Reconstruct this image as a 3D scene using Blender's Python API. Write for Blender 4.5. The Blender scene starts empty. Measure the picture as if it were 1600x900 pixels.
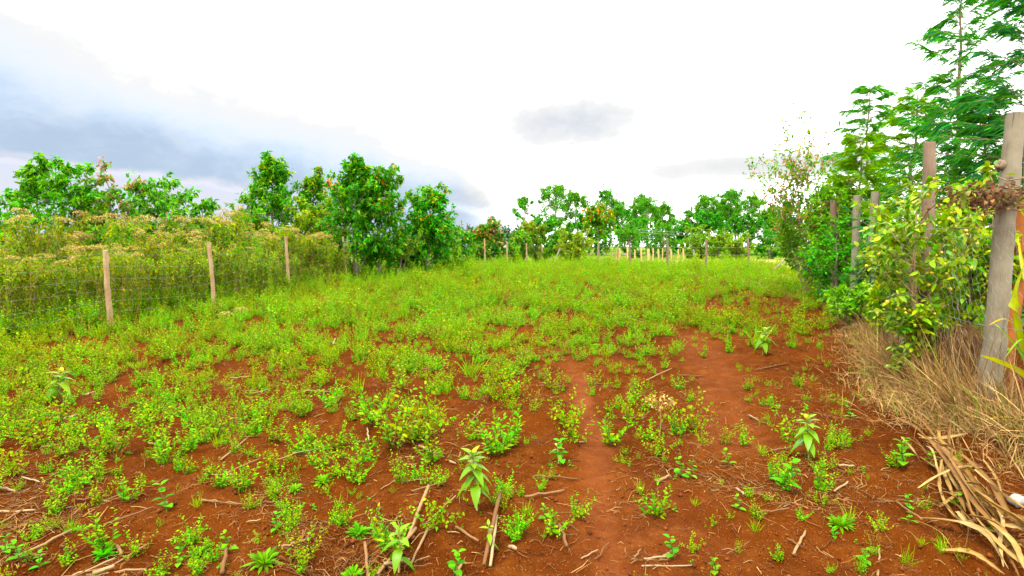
import bpy, math, random
import numpy as np
from mathutils import Vector, Euler

# ------------------------------------------------------------------ camera
SC = bpy.context.scene
COL = SC.collection
CAMH = 1.35
FPX = 888.9
PITCH = math.atan(65 / FPX)
cam_d = bpy.data.cameras.new('camera')
cam_d.lens = 20.0
cam_d.sensor_width = 36.0
cam_d.clip_start = 0.05
cam_d.clip_end = 6000
cam = bpy.data.objects.new('camera', cam_d)
COL.objects.link(cam)
cam.location = (0, 0, CAMH)
cam.rotation_euler = (math.pi / 2 - PITCH, 0, 0)
SC.camera = cam

# ------------------------------------------------------------------ world
SUN_EL, SUN_AZ = math.radians(60), math.radians(-140)      # azimuth from +Y towards +X
world = bpy.data.worlds.new('World')
SC.world = world
world.use_nodes = True
wt = world.node_tree
wt.nodes.clear()


class NT:
    """small node helper"""
    def __init__(self, tree):
        self.t = tree

    def n(self, typ, **kw):
        nd = self.t.nodes.new(typ)
        for k, v in kw.items():
            setattr(nd, k, v)
        return nd

    def link(self, a, b):
        self.t.links.new(a, b)

    def put(self, sock, v):
        if hasattr(v, 'is_linked') or isinstance(v, bpy.types.NodeSocket):
            self.t.links.new(v, sock)
        else:
            sock.default_value = v

    def math(self, op, a, b=None, c=None, clamp=False):
        nd = self.n('ShaderNodeMath', operation=op)
        nd.use_clamp = clamp
        self.put(nd.inputs[0], a)
        if b is not None:
            self.put(nd.inputs[1], b)
        if c is not None:
            self.put(nd.inputs[2], c)
        return nd.outputs[0]

    def sstep(self, lo, hi, x):
        nd = self.n('ShaderNodeMapRange', interpolation_type='SMOOTHSTEP')
        self.put(nd.inputs['Value'], x)
        self.put(nd.inputs['From Min'], lo)
        self.put(nd.inputs['From Max'], hi)
        return nd.outputs[0]

    def mix(self, f, a, b, mode='MIX'):
        nd = self.n('ShaderNodeMix', data_type='RGBA', blend_type=mode)
        self.put(nd.inputs[0], f)
        self.put(nd.inputs[6], a)
        self.put(nd.inputs[7], b)
        return nd.outputs[2]

    def noise(self, vec, scale, detail=4, rough=.55, dist=0.0):
        nd = self.n('ShaderNodeTexNoise')
        if vec is not None:
            self.put(nd.inputs['Vector'], vec)
        nd.inputs['Scale'].default_value = scale
        nd.inputs['Detail'].default_value = detail
        nd.inputs['Roughness'].default_value = rough
        nd.inputs['Distortion'].default_value = dist
        return nd


w = NT(wt)
tc = w.n('ShaderNodeTexCoord')
sx = w.n('ShaderNodeSeparateXYZ')
w.link(tc.outputs['Generated'], sx.inputs[0])
X, Y, Z = sx.outputs
az = w.math('MULTIPLY', w.math('ARCTAN2', X, Y), 57.2958)
el = w.math('MULTIPLY', w.math('ARCSINE', Z), 57.2958)
# cloud coordinates on a flat deck overhead
den = w.math('ADD', w.math('MAXIMUM', Z, 0.0), 0.12)
cv = w.n('ShaderNodeCombineXYZ')
w.put(cv.inputs[0], w.math('DIVIDE', X, den))
w.put(cv.inputs[1], w.math('DIVIDE', Y, den))
deck = cv.outputs[0]
ca = w.n('ShaderNodeCombineXYZ')
w.put(ca.inputs[0], w.math('MULTIPLY', az, 0.075))
w.put(ca.inputs[1], w.math('MULTIPLY', el, 0.135))
n1 = w.noise(ca.outputs[0], 1.0, 6, .58, .35).outputs['Fac']
n2 = w.noise(ca.outputs[0], 2.7, 5, .6, .2).outputs['Fac']
n4 = w.noise(ca.outputs[0], 4.2, 6, .62, .5).outputs['Fac']
n3 = w.noise(deck, .9, 5, .6, .4).outputs['Fac']
wob = w.math('MULTIPLY', w.math('SUBTRACT', n1, .5), 7.0)
wobs = w.math('MULTIPLY', w.math('SUBTRACT', n2, .5), 1.6)
eld = w.math('ADD', el, wob)
elS = w.math('ADD', el, wobs)
azc = w.math('MAXIMUM', az, -60.0)
edge = w.math('MULTIPLY_ADD', azc, -0.085, 3.0)
up = w.math('MULTIPLY_ADD', azc, -0.42, 9.0)
bank = w.math('MULTIPLY', w.sstep(w.math('SUBTRACT', edge, .6), w.math('ADD', edge, .9), elS),
              w.math('SUBTRACT', 1.0, w.sstep(w.math('ADD', edge, .3), up, eld)))
azfade = w.math('MULTIPLY', w.math('SUBTRACT', 1.0, w.sstep(-10.0, 5.0, w.math('ADD', az, wobs))),
                w.sstep(-175.0, -120.0, az))
bank = w.math('MULTIPLY', bank, azfade)
below = w.math('MULTIPLY', w.math('SUBTRACT', 1.0, w.sstep(w.math('SUBTRACT', edge, .5), w.math('ADD', edge, 1.6), elS)), azfade)
# small lone cloud and a faint streak
def blob(a0, e0, aw, ew):
    q1 = w.math('POWER', w.math('DIVIDE', w.math('SUBTRACT', w.math('ADD', az, w.math('MULTIPLY', wob, .5)), a0), aw), 2.0)
    q2 = w.math('POWER', w.math('DIVIDE', w.math('SUBTRACT', w.math('ADD', el, w.math('MULTIPLY', wob, .25)), e0), ew), 2.0)
    v = w.math('ADD', w.math('SUBTRACT', 1.0, w.math('ADD', q1, q2)), w.math('MULTIPLY', w.math('SUBTRACT', n4, .5), 2.0))
    return v
patch = blob(5.6, 11.9, 5.6, 2.0)
streak = blob(22.0, 7.2, 9.0, .9)
tex = w.math('MULTIPLY', w.math('SUBTRACT', w.math('MULTIPLY_ADD', n4, .5, w.math('MULTIPLY', n2, .5)), .5), 1.0)
bk_ = w.math('MULTIPLY', bank, w.math('ADD', 1.0, tex), clamp=True)
# cloud brightness in stops: open overcast is far brighter than the heavy bank
LN_OPEN, LN_BANK, LN_BELOW, LN_PATCH, LN_STREAK = math.log(11.0), math.log(1.36), math.log(1.78), math.log(1.68), math.log(1.82)
def lerp(f, a, b):
    nd = w.n('ShaderNodeMix', data_type='FLOAT'); w.put(nd.inputs[0], f); w.put(nd.inputs[2], a); w.put(nd.inputs[3], b)
    return nd.outputs[0]
ln = w.math('MULTIPLY_ADD', w.sstep(.5, .75, n3), -.5, LN_OPEN)
LN_THIN = math.log(2.12)
ln = lerp(w.sstep(-1.6, .25, patch), ln, LN_THIN)
ln = lerp(w.sstep(-.1, 1.5, patch), ln, LN_PATCH)
ln = lerp(w.sstep(-1.6, .25, streak), ln, LN_THIN)
ln = lerp(w.sstep(-.1, 1.6, streak), ln, LN_STREAK)
ln = lerp(w.sstep(0.0, .8, below), ln, w.math('MULTIPLY_ADD', w.sstep(-26.0, -10.0, az), -.22, LN_BELOW))
ln = lerp(w.sstep(.02, .55, bk_), ln, LN_THIN)
low = w.math('SUBTRACT', 1.0, w.sstep(w.math('ADD', edge, .4), w.math('MULTIPLY_ADD', w.math('SUBTRACT', up, edge), .62, edge), eld))
ln = lerp(w.sstep(.15, 1.25, w.math('MULTIPLY', w.math('MULTIPLY', bank, low), w.math('MULTIPLY_ADD', tex, 1.8, 1.15))), ln, LN_BANK)
lum = w.math('EXPONENT', ln)
tint = w.mix(w.sstep(-.1, 1.5, patch), (1.0, .99, .97, 1), (.95, 1.0, 1.08, 1))
tint = w.mix(below, tint, w.mix(w.sstep(-26.0, -10.0, az), (.96, .99, 1.16, 1), (.80, 1.0, 1.34, 1)))
tint = w.mix(w.sstep(.45, 1.0, bk_), tint, (.80, 1.0, 1.27, 1))
sc_ = w.n('ShaderNodeVectorMath', operation='SCALE')
w.link(tint, sc_.inputs[0]); w.link(lum, sc_.inputs['Scale'])
col = sc_.outputs[0]
sky = w.n('ShaderNodeTexSky', sky_type='NISHITA')
sky.sun_disc = False
sky.sun_elevation = SUN_EL
sky.sun_rotation = SUN_AZ
sky.altitude = 1500
col = w.mix(.98, sky.outputs[0], col)
bg = w.n('ShaderNodeBackground')
bg.inputs['Strength'].default_value = 0.10
w.link(col, bg.inputs['Color'])
wo = w.n('ShaderNodeOutputWorld')
w.link(bg.outputs[0], wo.inputs['Surface'])

# ------------------------------------------------------------------ sun (behind thin overcast)
sun_d = bpy.data.lights.new('sun', 'SUN')
sun_d.energy = 1.5
sun_d.angle = math.radians(10)
sun_d.color = (1.0, .95, .86)
sun = bpy.data.objects.new('sun', sun_d)
COL.objects.link(sun)
sdir = Vector((math.sin(SUN_AZ) * math.cos(SUN_EL), math.cos(SUN_AZ) * math.cos(SUN_EL), math.sin(SUN_EL)))
sun.rotation_euler = sdir.to_track_quat('Z', 'Y').to_euler()

# ------------------------------------------------------------------ exposure
SC.view_settings.view_transform = 'Standard'
SC.view_settings.look = 'None'
SC.view_settings.exposure = 2.16
SC.view_settings.gamma = 1.0
SC.view_settings.use_curve_mapping = False
SC.render.engine = 'CYCLES'
SC.cycles.max_bounces = 10
SC.cycles.diffuse_bounces = 6
SC.cycles.transmission_bounces = 8
SC.cycles.transparent_max_bounces = 4
SC.cycles.use_denoising = True

# ================================================================== helpers
RNG = np.random.default_rng(7)


def sst(a, b, x):
    t = np.clip((np.asarray(x, float) - a) / (b - a), 0, 1)
    return t * t * (3 - 2 * t)


def _hash(ix, iy, s):
    n = (ix.astype(np.int64) * 374761393 + iy.astype(np.int64) * 668265263 + s * 1442695041) & 0xffffffff
    n = ((n ^ (n >> 13)) * 1274126177) & 0xffffffff
    return ((n ^ (n >> 16)) & 0xffffff) / float(0xffffff)


def vnoise(x, y, s=0):
    x = np.asarray(x, float); y = np.asarray(y, float)
    ix = np.floor(x); iy = np.floor(y)
    fx = x - ix; fy = y - iy
    fx = fx * fx * (3 - 2 * fx); fy = fy * fy * (3 - 2 * fy)
    a = _hash(ix, iy, s); b = _hash(ix + 1, iy, s); c = _hash(ix, iy + 1, s); d = _hash(ix + 1, iy + 1, s)
    return (a * (1 - fx) + b * fx) * (1 - fy) + (c * (1 - fx) + d * fx) * fy


def fbm(x, y, s=0, o=4):
    v = 0; a = .5; t = 0
    for i in range(o):
        v = v + a * vnoise(x * 2 ** i, y * 2 ** i, s + i * 17); t += a; a *= .5
    return v / t


def ray(px, py):
    r = (px - 800) / FPX; u = (450 - py) / FPX
    c, s = math.cos(PITCH), math.sin(PITCH)
    return np.array([r, c + u * s, -s + u * c])


def V(px, py, d):
    """point seen at photo pixel px,py at depth d"""
    q = ray(px, py)
    return np.array([q[0] * d / q[1], d, CAMH + q[2] * d / q[1]])


def proj(x, y, z):
    c, s = math.cos(PITCH), math.sin(PITCH)
    zz = z - CAMH
    dep = y * c - zz * s
    u = y * s + zz * c
    dep = np.maximum(dep, .01)
    return 800 + FPX * x / dep, 450 - FPX * u / dep


def terr(x, y):
    x = np.asarray(x, float); y = np.asarray(y, float)
    return .30 * sst(6, 25, y) - .0 * x + .05 * (fbm(x * .25, y * .25, 5, 2) - .5)


def ground_hit(px, py):
    q = ray(px, py)
    t = 1.35 / max(-q[2], 1e-3)
    for _ in range(40):
        p = q * t
        hgt = float(terr(p[0], p[1]))
        t2 = (CAMH - hgt) / max(-q[2], 1e-3)
        t = .5 * t + .5 * t2
    p = q * t
    return np.array([p[0], p[1], float(hfull(p[0], p[1]))])


# worn footpath through the field, laid out on the ground
def seg_dist(x, y, pts):
    x = np.asarray(x, float); y = np.asarray(y, float)
    best = np.full(x.shape, 1e9)
    for (a, b) in zip(pts[:-1], pts[1:]):
        ax, ay = a; bx, by = b
        dx, dy = bx - ax, by - ay
        t = np.clip(((x - ax) * dx + (y - ay) * dy) / (dx * dx + dy * dy), 0, 1)
        best = np.minimum(best, np.hypot(x - ax - t * dx, y - ay - t * dy))
    return best


def flat_hit(px, py):
    q = ray(px, py)
    t = CAMH / -q[2]
    return (q[0] * t, q[1] * t)


PATH1 = [flat_hit(*p) for p in ((985, 1500), (962, 900), (932, 760), (934, 700), (912, 640), (904, 598), (893, 565), (898, 540))]
PATH2 = [flat_hit(*p) for p in ((1135, 690), (1128, 640), (1122, 600), (1105, 560), (1085, 530))]


def path_mask(x, y):
    wv = .24 * (fbm(x * 2.6, y * 2.6, 91, 3) - .5)
    a = (1.0 - sst(.02, .19, seg_dist(x, y, PATH1) + wv * .8)) * (1 - sst(5.0, 7.8, y)) * (.55 + .6 * vnoise(x * 2.2, y * 1.6, 17))
    b = .45 * (1 - sst(.10, .40, seg_dist(x, y, PATH2) + wv))
    c = .35 * (1 - sst(.2, .9, np.hypot((x - .55) / .8, (y - 2.7) / .9)))
    return np.maximum(np.maximum(a, b), c)


def hfull(x, y):
    """terrain with clods; the footpath is trodden smooth"""
    x = np.asarray(x, float); y = np.asarray(y, float)
    pm = path_mask(x, y)
    near = 1 - sst(14, 30, y)
    clod = (fbm(x * 3.1, y * 3.1, 11, 3) - .5) * .095 + (fbm(x * 9, y * 9, 31, 4) - .5) * .085
    ridge = .012 * np.sin((y * .8 + x * .45) * 8.5 + 3 * vnoise(x * .6, y * .6, 3))
    return terr(x, y) + near * (1 - .8 * pm) * (clod + ridge) - .018 * pm


def G(px, py):
    return ground_hit(px, py)


class MB:
    def __init__(self):
        self.v = []; self.c = []; self.q = []; self.t = []; self.n = 0; self.qs = []; self.ts = []

    def add(self, v, c, quads=None, tris=None, smooth=False):
        v = np.asarray(v, float).reshape(-1, 3)
        c = np.broadcast_to(np.asarray(c, float), (len(v), 3))
        self.v.append(v); self.c.append(c)
        if quads is not None and len(quads):
            q = np.asarray(quads, int).reshape(-1, 4) + self.n
            self.q.append(q); self.qs.append(np.full(len(q), smooth))
        if tris is not None and len(tris):
            t = np.asarray(tris, int).reshape(-1, 3) + self.n
            self.t.append(t); self.ts.append(np.full(len(t), smooth))
        self.n += len(v)

    def mesh(self, name, mat):
        me = bpy.data.meshes.new(name)
        v = np.concatenate(self.v) if self.v else np.zeros((0, 3))
        c = np.concatenate(self.c)
        q = np.concatenate(self.q) if self.q else np.zeros((0, 4), int)
        t = np.concatenate(self.t) if self.t else np.zeros((0, 3), int)
        me.vertices.add(len(v)); me.vertices.foreach_set('co', v.ravel().astype(np.float32))
        loops = np.concatenate([q.ravel(), t.ravel()]).astype(np.int32)
        me.loops.add(len(loops)); me.loops.foreach_set('vertex_index', loops)
        np_ = len(q) + len(t)
        me.polygons.add(np_)
        ls = np.concatenate([np.arange(len(q)) * 4, len(q) * 4 + np.arange(len(t)) * 3]).astype(np.int32)
        me.polygons.foreach_set('loop_start', ls)
        sm = np.concatenate(self.qs + self.ts) if (self.qs or self.ts) else np.zeros(0, bool)
        me.update(calc_edges=True)
        me.polygons.foreach_set('use_smooth', sm.astype(bool))
        at = me.color_attributes.new('col', 'FLOAT_COLOR', 'POINT')
        at.data.foreach_set('color', np.concatenate([c, np.ones((len(c), 1))], 1).ravel().astype(np.float32))
        me.materials.append(mat)
        me.validate()
        return me

    def build(self, name, mat, parent=None):
        o = bpy.data.objects.new(name, self.mesh(name, mat))
        COL.objects.link(o)
        if parent is not None:
            o.parent = parent
        return o


def mesh_obj(name, me, parent=None, loc=None, rot=None, scl=None):
    o = bpy.data.objects.new(name, me)
    COL.objects.link(o)
    if parent is not None:
        o.parent = parent
    if loc is not None: o.location = loc
    if rot is not None: o.rotation_euler = rot
    if scl is not None: o.scale = (scl,) * 3 if np.isscalar(scl) else scl
    return o


def tag(o, label, cat, group=None, kind=None):
    if label: o['label'] = label
    if cat: o['category'] = cat
    if group: o['group'] = group
    if kind: o['kind'] = kind
    return o


def thing(name, label, cat, loc=(0, 0, 0), rz=0, group=None):
    o = bpy.data.objects.new(name, None)
    COL.objects.link(o)
    o.empty_display_size = .1
    o.location = [float(a) for a in loc]; o.rotation_euler = (0, 0, rz)
    return tag(o, label, cat, group)


def copy_tree(o, parent=None):
    c = o.copy(); COL.objects.link(c)
    c.parent = parent
    for ch in list(o.children):
        copy_tree(ch, c)
    return c


def unit(v):
    return v / np.maximum(np.linalg.norm(v, axis=-1, keepdims=True), 1e-9)


def rdir(rng, n):
    return unit(rng.normal(size=(n, 3)))


def tubes(mb, P, R, col, sides=5, cap=False):
    """P (n,k,3) centre lines, R (n,k) radii"""
    P = np.asarray(P, float); R = np.asarray(R, float)
    n, k, _ = P.shape
    T = unit(np.gradient(P, axis=1))
    ref = np.where(np.abs(T[:, :1, 2:3]) > .8, np.array([1., 0, 0]), np.array([0, 0, 1.]))
    A = unit(np.cross(T, np.broadcast_to(ref, T.shape)))
    B = np.cross(T, A)
    th = np.arange(sides) * 2 * math.pi / sides
    v = P[:, :, None] + R[:, :, None, None] * (np.cos(th)[None, None, :, None] * A[:, :, None] + np.sin(th)[None, None, :, None] * B[:, :, None])
    idx = np.arange(n * k * sides).reshape(n, k, sides)
    a = idx[:, :-1]; b = idx[:, 1:]
    q = np.stack([a, np.roll(a, -1, 2), np.roll(b, -1, 2), b], -1).reshape(-1, 4)
    c = np.asarray(col, float)
    if c.ndim == 2:
        c = np.repeat(c, k * sides, 0)
    tr = None
    if cap:
        tr = []
        for ring, flip in ((idx[:, 0], 1), (idx[:, -1], 0)):
            for j in range(1, sides - 1):
                f = np.stack([ring[:, 0], ring[:, j], ring[:, j + 1]], -1)
                tr.append(f[:, ::-1] if flip else f)
        tr = np.concatenate(tr)
    mb.add(v.reshape(-1, 3), c, q, tr, smooth=True)


LEAF = {
    'lo': ([0, .42, 1], [0, 1, 0]),
    'mid': ([0, .3, .66, 1], [0, .95, .8, 0]),
    'hi': ([0, .14, .35, .6, .82, 1], [.0, .62, 1, .88, .5, 0]),
}


def leaves(mb, P, D, L, W, col, kind='lo', droop=.25, fold=.25, rng=RNG, up=None):
    """one blade per row: P base, D direction, L length, W half width"""
    P = np.asarray(P, float); n = len(P)
    if n == 0: return
    D = unit(np.asarray(D, float))
    L = np.broadcast_to(np.asarray(L, float), (n,)); W = np.broadcast_to(np.asarray(W, float), (n,))
    if up is None:
        up = unit(np.array([0, 0, 1.]) + .7 * rng.normal(size=(n, 3)))
    S = unit(np.cross(D, up)); U = np.cross(S, D)
    ts, ws = LEAF[kind]
    c = np.broadcast_to(np.asarray(col, float), (n, 3))
    g = np.array([0, 0, -1.])
    droop = np.broadcast_to(np.asarray(droop, float), (n,))
    rows = []
    for t, wd in zip(ts, ws):
        ctr = P + D * (L * t)[:, None] + g * (droop * L * t * t)[:, None]
        if wd == 0:
            rows.append(ctr[:, None])
        else:
            l = ctr + S * (W * wd)[:, None] + U * (W * wd * fold)[:, None]
            r = ctr - S * (W * wd)[:, None] + U * (W * wd * fold)[:, None]
            rows.append(np.stack([l, ctr, r], 1) if kind == 'hi' else np.stack([l, r], 1))
    v = np.concatenate(rows, 1)
    m = v.shape[1]
    off = (np.arange(n) * m)[:, None]
    if kind == 'lo':
        tr = np.concatenate([off + np.array([[0, 2, 3]]), off + np.array([[0, 3, 1]])])
        mb.add(v, np.repeat(c, m, 0), None, tr)
    elif kind == 'mid':
        tr = np.concatenate([off + np.array([[0, 2, 1]]), off + np.array([[3, 4, 5]])])
        mb.add(v, np.repeat(c, m, 0), off + np.array([[1, 2, 4, 3]]), tr)
    else:
        tr = []; q = []
        tr += [[0, 2, 1], [0, 3, 2]]
        for j in range(3):
            a = 1 + 3 * j
            q += [[a, a + 1, a + 4, a + 3], [a + 1, a + 2, a + 5, a + 4]]
        tr += [[10, 11, 13], [11, 12, 13]]
        tr = np.concatenate([off + np.array([f]) for f in tr]); q = np.concatenate([off + np.array([f]) for f in q])
        mb.add(v, np.repeat(c, m, 0), q, tr, smooth=True)


def vary(rng, base, n, s=.18, hue=.08):
    """per-leaf natural colour variation"""
    b = np.asarray(base, float)
    k = np.exp(rng.normal(0, s, (n, 1)))
    h = np.exp(rng.normal(0, hue, (n, 3)))
    return np.clip(b * k * h, .001, .9)


def pick(rng, cols, probs, n):
    i = rng.choice(len(cols), n, p=np.asarray(probs) / np.sum(probs))
    return np.asarray(cols, float)[i]


def curve_paths(P0, D, L, k, bend, rng=None, jit=.0):
    """n curved lines starting at P0 along D with length L, bending by vector bend (n,3)"""
    t = np.linspace(0, 1, k)
    P = P0[:, None] + D[:, None] * (L[:, None] * t)[..., None] + bend[:, None] * (L[:, None] * t * t)[..., None]
    if jit and rng is not None:
        P[:, 1:] += rng.normal(0, 1, P[:, 1:].shape) * (jit * L)[:, None, None]
    return P


def along(P, s):
    """sample polylines P (n,k,3) at s (n,) in 0..1"""
    n, k, _ = P.shape
    f = np.clip(s, 0, .9999) * (k - 1)
    i = f.astype(int); u = (f - i)[:, None]
    a = P[np.arange(n), i]; b = P[np.arange(n), i + 1]
    return a * (1 - u) + b * u, unit(b - a)


# ================================================================== materials
def new_mat(name):
    m = bpy.data.materials.new(name); m.use_nodes = True
    m.node_tree.nodes.clear()
    t = NT(m.node_tree)
    out = t.n('ShaderNodeOutputMaterial')
    return m, t, out


def leaf_mat(name, transl=.38, rough=.5, spec=.35, rnd=.22, ttint=(1.15, 1.1, .55), gain=1.0):
    m, t, out = new_mat(name)
    at = t.n('ShaderNodeAttribute'); at.attribute_name = 'col'
    oi = t.n('ShaderNodeObjectInfo')
    geo = t.n('ShaderNodeNewGeometry')
    nz = t.noise(geo.outputs['Position'], 2.2, 3)
    hsv = t.n('ShaderNodeHueSaturation')
    hsv.inputs['Saturation'].default_value = 1.08
    t.put(hsv.inputs['Hue'], t.math('MULTIPLY_ADD', t.math('SUBTRACT', oi.outputs['Random'], .5), rnd * .14, .5))
    v = t.math('MULTIPLY_ADD', oi.outputs['Random'], rnd * gain, (1 - rnd * .5) * gain)
    t.put(hsv.inputs['Value'], t.math('MULTIPLY', v, t.math('MULTIPLY_ADD', nz.outputs['Fac'], .5, .75)))
    t.link(at.outputs['Color'], hsv.inputs['Color'])
    p = t.n('ShaderNodeBsdfPrincipled')
    t.link(hsv.outputs[0], p.inputs['Base Color'])
    p.inputs['Roughness'].default_value = rough
    p.inputs['Specular IOR Level'].default_value = spec * .35
    tr = t.n('ShaderNodeBsdfTranslucent')
    tint = t.mix(1.0, hsv.outputs[0], (*ttint, 1), 'MULTIPLY')
    t.link(tint, tr.inputs['Color'])
    mx = t.n('ShaderNodeMixShader'); mx.inputs[0].default_value = transl
    t.link(p.outputs[0], mx.inputs[1]); t.link(tr.outputs[0], mx.inputs[2])
    t.link(mx.outputs[0], out.inputs['Surface'])
    return m


def wood_mat(name, c1, c2, scale=1.0, crack=(.06, .045, .035), stain=None):
    m, t, out = new_mat(name)
    tcn = t.n('ShaderNodeTexCoord'); oi = t.n('ShaderNodeObjectInfo')
    off = t.n('ShaderNodeVectorMath', operation='ADD')
    t.link(tcn.outputs['Object'], off.inputs[0])
    t.link(t.math('MULTIPLY', oi.outputs['Random'], 37.0), off.inputs[1])
    mp = t.n('ShaderNodeMapping'); mp.inputs['Scale'].default_value = (34 * scale, 34 * scale, 2.2 * scale)
    t.link(off.outputs[0], mp.inputs['Vector'])
    grain = t.noise(mp.outputs[0], 1.0, 5, .65, .3).outputs['Fac']
    big = t.noise(off.outputs[0], 3.5 * scale, 4, .6).outputs['Fac']
    c = t.mix(t.sstep(.3, .7, big), (*c1, 1), (*c2, 1))
    c = t.mix(t.math('MULTIPLY', t.sstep(.56, .7, grain), .75), c, (*crack, 1))
    if stain is not None:
        st = t.noise(off.outputs[0], 6.0 * scale, 3, .6).outputs['Fac']
        c = t.mix(t.math('MULTIPLY', t.sstep(.55, .72, st), .6), c, (*stain, 1))
    p = t.n('ShaderNodeBsdfPrincipled')
    t.link(c, p.inputs['Base Color'])
    p.inputs['Roughness'].default_value = .85
    p.inputs['Specular IOR Level'].default_value = .2
    b = t.n('ShaderNodeBump'); b.inputs['Strength'].default_value = .7; b.inputs['Distance'].default_value = .012
    t.link(t.math('MULTIPLY', grain, -1.0), b.inputs['Height']); t.link(b.outputs[0], p.inputs['Normal'])
    t.link(p.outputs[0], out.inputs['Surface'])
    return m


def attr_mat(name, rough=.8, spec=.25, transl=0.0, grain=0.0):
    m, t, out = new_mat(name)
    at = t.n('ShaderNodeAttribute'); at.attribute_name = 'col'
    tcn = t.n('ShaderNodeTexCoord')
    nz = t.noise(tcn.outputs['Object'], 28, 4, .6).outputs['Fac']
    c = t.mix(1.0, at.outputs['Color'], t.mix(nz, (.62, .6, .57, 1), (1.3, 1.3, 1.3, 1)), 'MULTIPLY')
    p = t.n('ShaderNodeBsdfPrincipled')
    t.link(c, p.inputs['Base Color'])
    p.inputs['Roughness'].default_value = rough
    p.inputs['Specular IOR Level'].default_value = spec
    if grain:
        b = t.n('ShaderNodeBump'); b.inputs['Strength'].default_value = grain; b.inputs['Distance'].default_value = .004
        t.link(nz, b.inputs['Height']); t.link(b.outputs[0], p.inputs['Normal'])
    if transl:
        tr = t.n('ShaderNodeBsdfTranslucent'); t.link(c, tr.inputs['Color'])
        mx = t.n('ShaderNodeMixShader'); mx.inputs[0].default_value = transl
        t.link(p.outputs[0], mx.inputs[1]); t.link(tr.outputs[0], mx.inputs[2])
        t.link(mx.outputs[0], out.inputs['Surface'])
    else:
        t.link(p.outputs[0], out.inputs['Surface'])
    return m


M_WEED = leaf_mat('weed_leaf', .48, .6, .25, .34, (1.2, 1.1, .5), 1.1)
M_LEAF = leaf_mat('tree_leaf', .48, .45, .35, .10, (1.25, 1.15, .5), 1.28)
M_GLOSSY = leaf_mat('broad_leaf', .32, .38, .5, .08)
M_NEEDLE = leaf_mat('needle', .55, .5, .3, .06, (1.25, 1.12, .5), 1.7)
M_FLOWER = leaf_mat('dry_flower', .30, .8, .1, .12, (1.05, 1.0, .8))
M_STRAW = attr_mat('straw', .75, .25, .18, .3)
M_STEM = attr_mat('stem', .8, .2)
M_BARK = attr_mat('bark', .9, .15, 0, .6)
M_POST = wood_mat('weathered_post_wood', (.135, .112, .07), (.20, .17, .115), 1.0, (.04, .03, .018), (.10, .115, .045))
M_POST2 = wood_mat('grey_brown_post_wood', (.115, .07, .042), (.18, .125, .08), 1.0, (.03, .018, .012))
M_POLE = wood_mat('pale_pole_wood', (.24, .145, .065), (.31, .22, .12), 1.5, (.13, .065, .028))
M_FRESH = wood_mat('fresh_cut_pole_wood', (.40, .25, .08), (.46, .32, .13), 1.5, (.22, .11, .04))
M_RUST = wood_mat('rusty_brown_post_wood', (.17, .045, .006), (.24, .075, .012), 1.0, (.06, .016, .004))
M_END = wood_mat('sawn_end_wood', (.22, .14, .08), (.28, .2, .12), 2.0, (.1, .06, .03))


def wire_mat():
    m, t, out = new_mat('galvanised_wire')
    p = t.n('ShaderNodeBsdfPrincipled')
    tcn = t.n('ShaderNodeTexCoord')
    nz = t.noise(tcn.outputs['Object'], 9, 3).outputs['Fac']
    t.link(t.mix(t.sstep(.4, .65, nz), (.26, .26, .24, 1), (.14, .10, .07, 1)), p.inputs['Base Color'])
    p.inputs['Metallic'].default_value = .55
    p.inputs['Roughness'].default_value = .45
    t.link(p.outputs[0], out.inputs['Surface'])
    return m


M_WIRE = wire_mat()


def soil_mat():
    m, t, out = new_mat('red_soil')
    geo = t.n('ShaderNodeNewGeometry')
    pos = geo.outputs['Position']
    pa = t.n('ShaderNodeAttribute'); pa.attribute_name = 'path'
    ga = t.n('ShaderNodeAttribute'); ga.attribute_name = 'green'
    ta = t.n('ShaderNodeAttribute'); ta.attribute_name = 'tan'
    big = t.noise(pos, .9, 4, .6).outputs['Fac']
    med = t.noise(pos, 7.0, 5, .62).outputs['Fac']
    fine = t.noise(pos, 55.0, 4, .7).outputs['Fac']
    vor = t.n('ShaderNodeTexVoronoi'); vor.inputs['Scale'].default_value = 38
    t.link(pos, vor.inputs['Vector'])
    c = t.mix(t.sstep(.32, .68, big), (.060, .0125, .0006, 1), (.102, .0240, .0014, 1))
    c = t.mix(t.math('MULTIPLY', t.sstep(.45, .75, med), .7), c, (.140, .041, .0050, 1))
    c = t.mix(t.math('MULTIPLY', t.sstep(.54, .70, fine), .5), c, (.030, .0055, .0006, 1))
    fl = t.noise(pos, 120.0, 2, .5).outputs['Fac']
    c = t.mix(t.math('MULTIPLY', t.sstep(.64, .72, fl), .6), c, (.34, .16, .045, 1))
    trod = t.mix(t.sstep(.3, .7, med), (.092, .0235, .0055, 1), (.122, .036, .0115, 1))
    c = t.mix(t.math('MULTIPLY', pa.outputs['Fac'], .85), c, trod)
    gcol = t.mix(t.sstep(.35, .65, t.noise(pos, .5, 5, .65).outputs['Fac']), (.060, .12, .008, 1), (.13, .16, .012, 1))
    c = t.mix(ga.outputs['Fac'], c, gcol)
    c = t.mix(ta.outputs['Fac'], c, (.30, .24, .06, 1))
    p = t.n('ShaderNodeBsdfPrincipled')
    t.link(c, p.inputs['Base Color'])
    p.inputs['Roughness'].default_value = .95
    p.inputs['Specular IOR Level'].default_value = .02
    hgt = t.math('ADD', t.math('MULTIPLY', med, .9), t.math('ADD', t.math('MULTIPLY', fine, .55), t.math('MULTIPLY', vor.outputs['Distance'], .25)))
    b = t.n('ShaderNodeBump'); b.inputs['Distance'].default_value = .075
    t.put(b.inputs['Strength'], t.math('MULTIPLY_ADD', pa.outputs['Fac'], -.6, .85))
    t.link(hgt, b.inputs['Height']); t.link(b.outputs[0], p.inputs['Normal'])
    t.link(p.outputs[0], out.inputs['Surface'])
    return m


M_SOIL = soil_mat()

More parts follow.
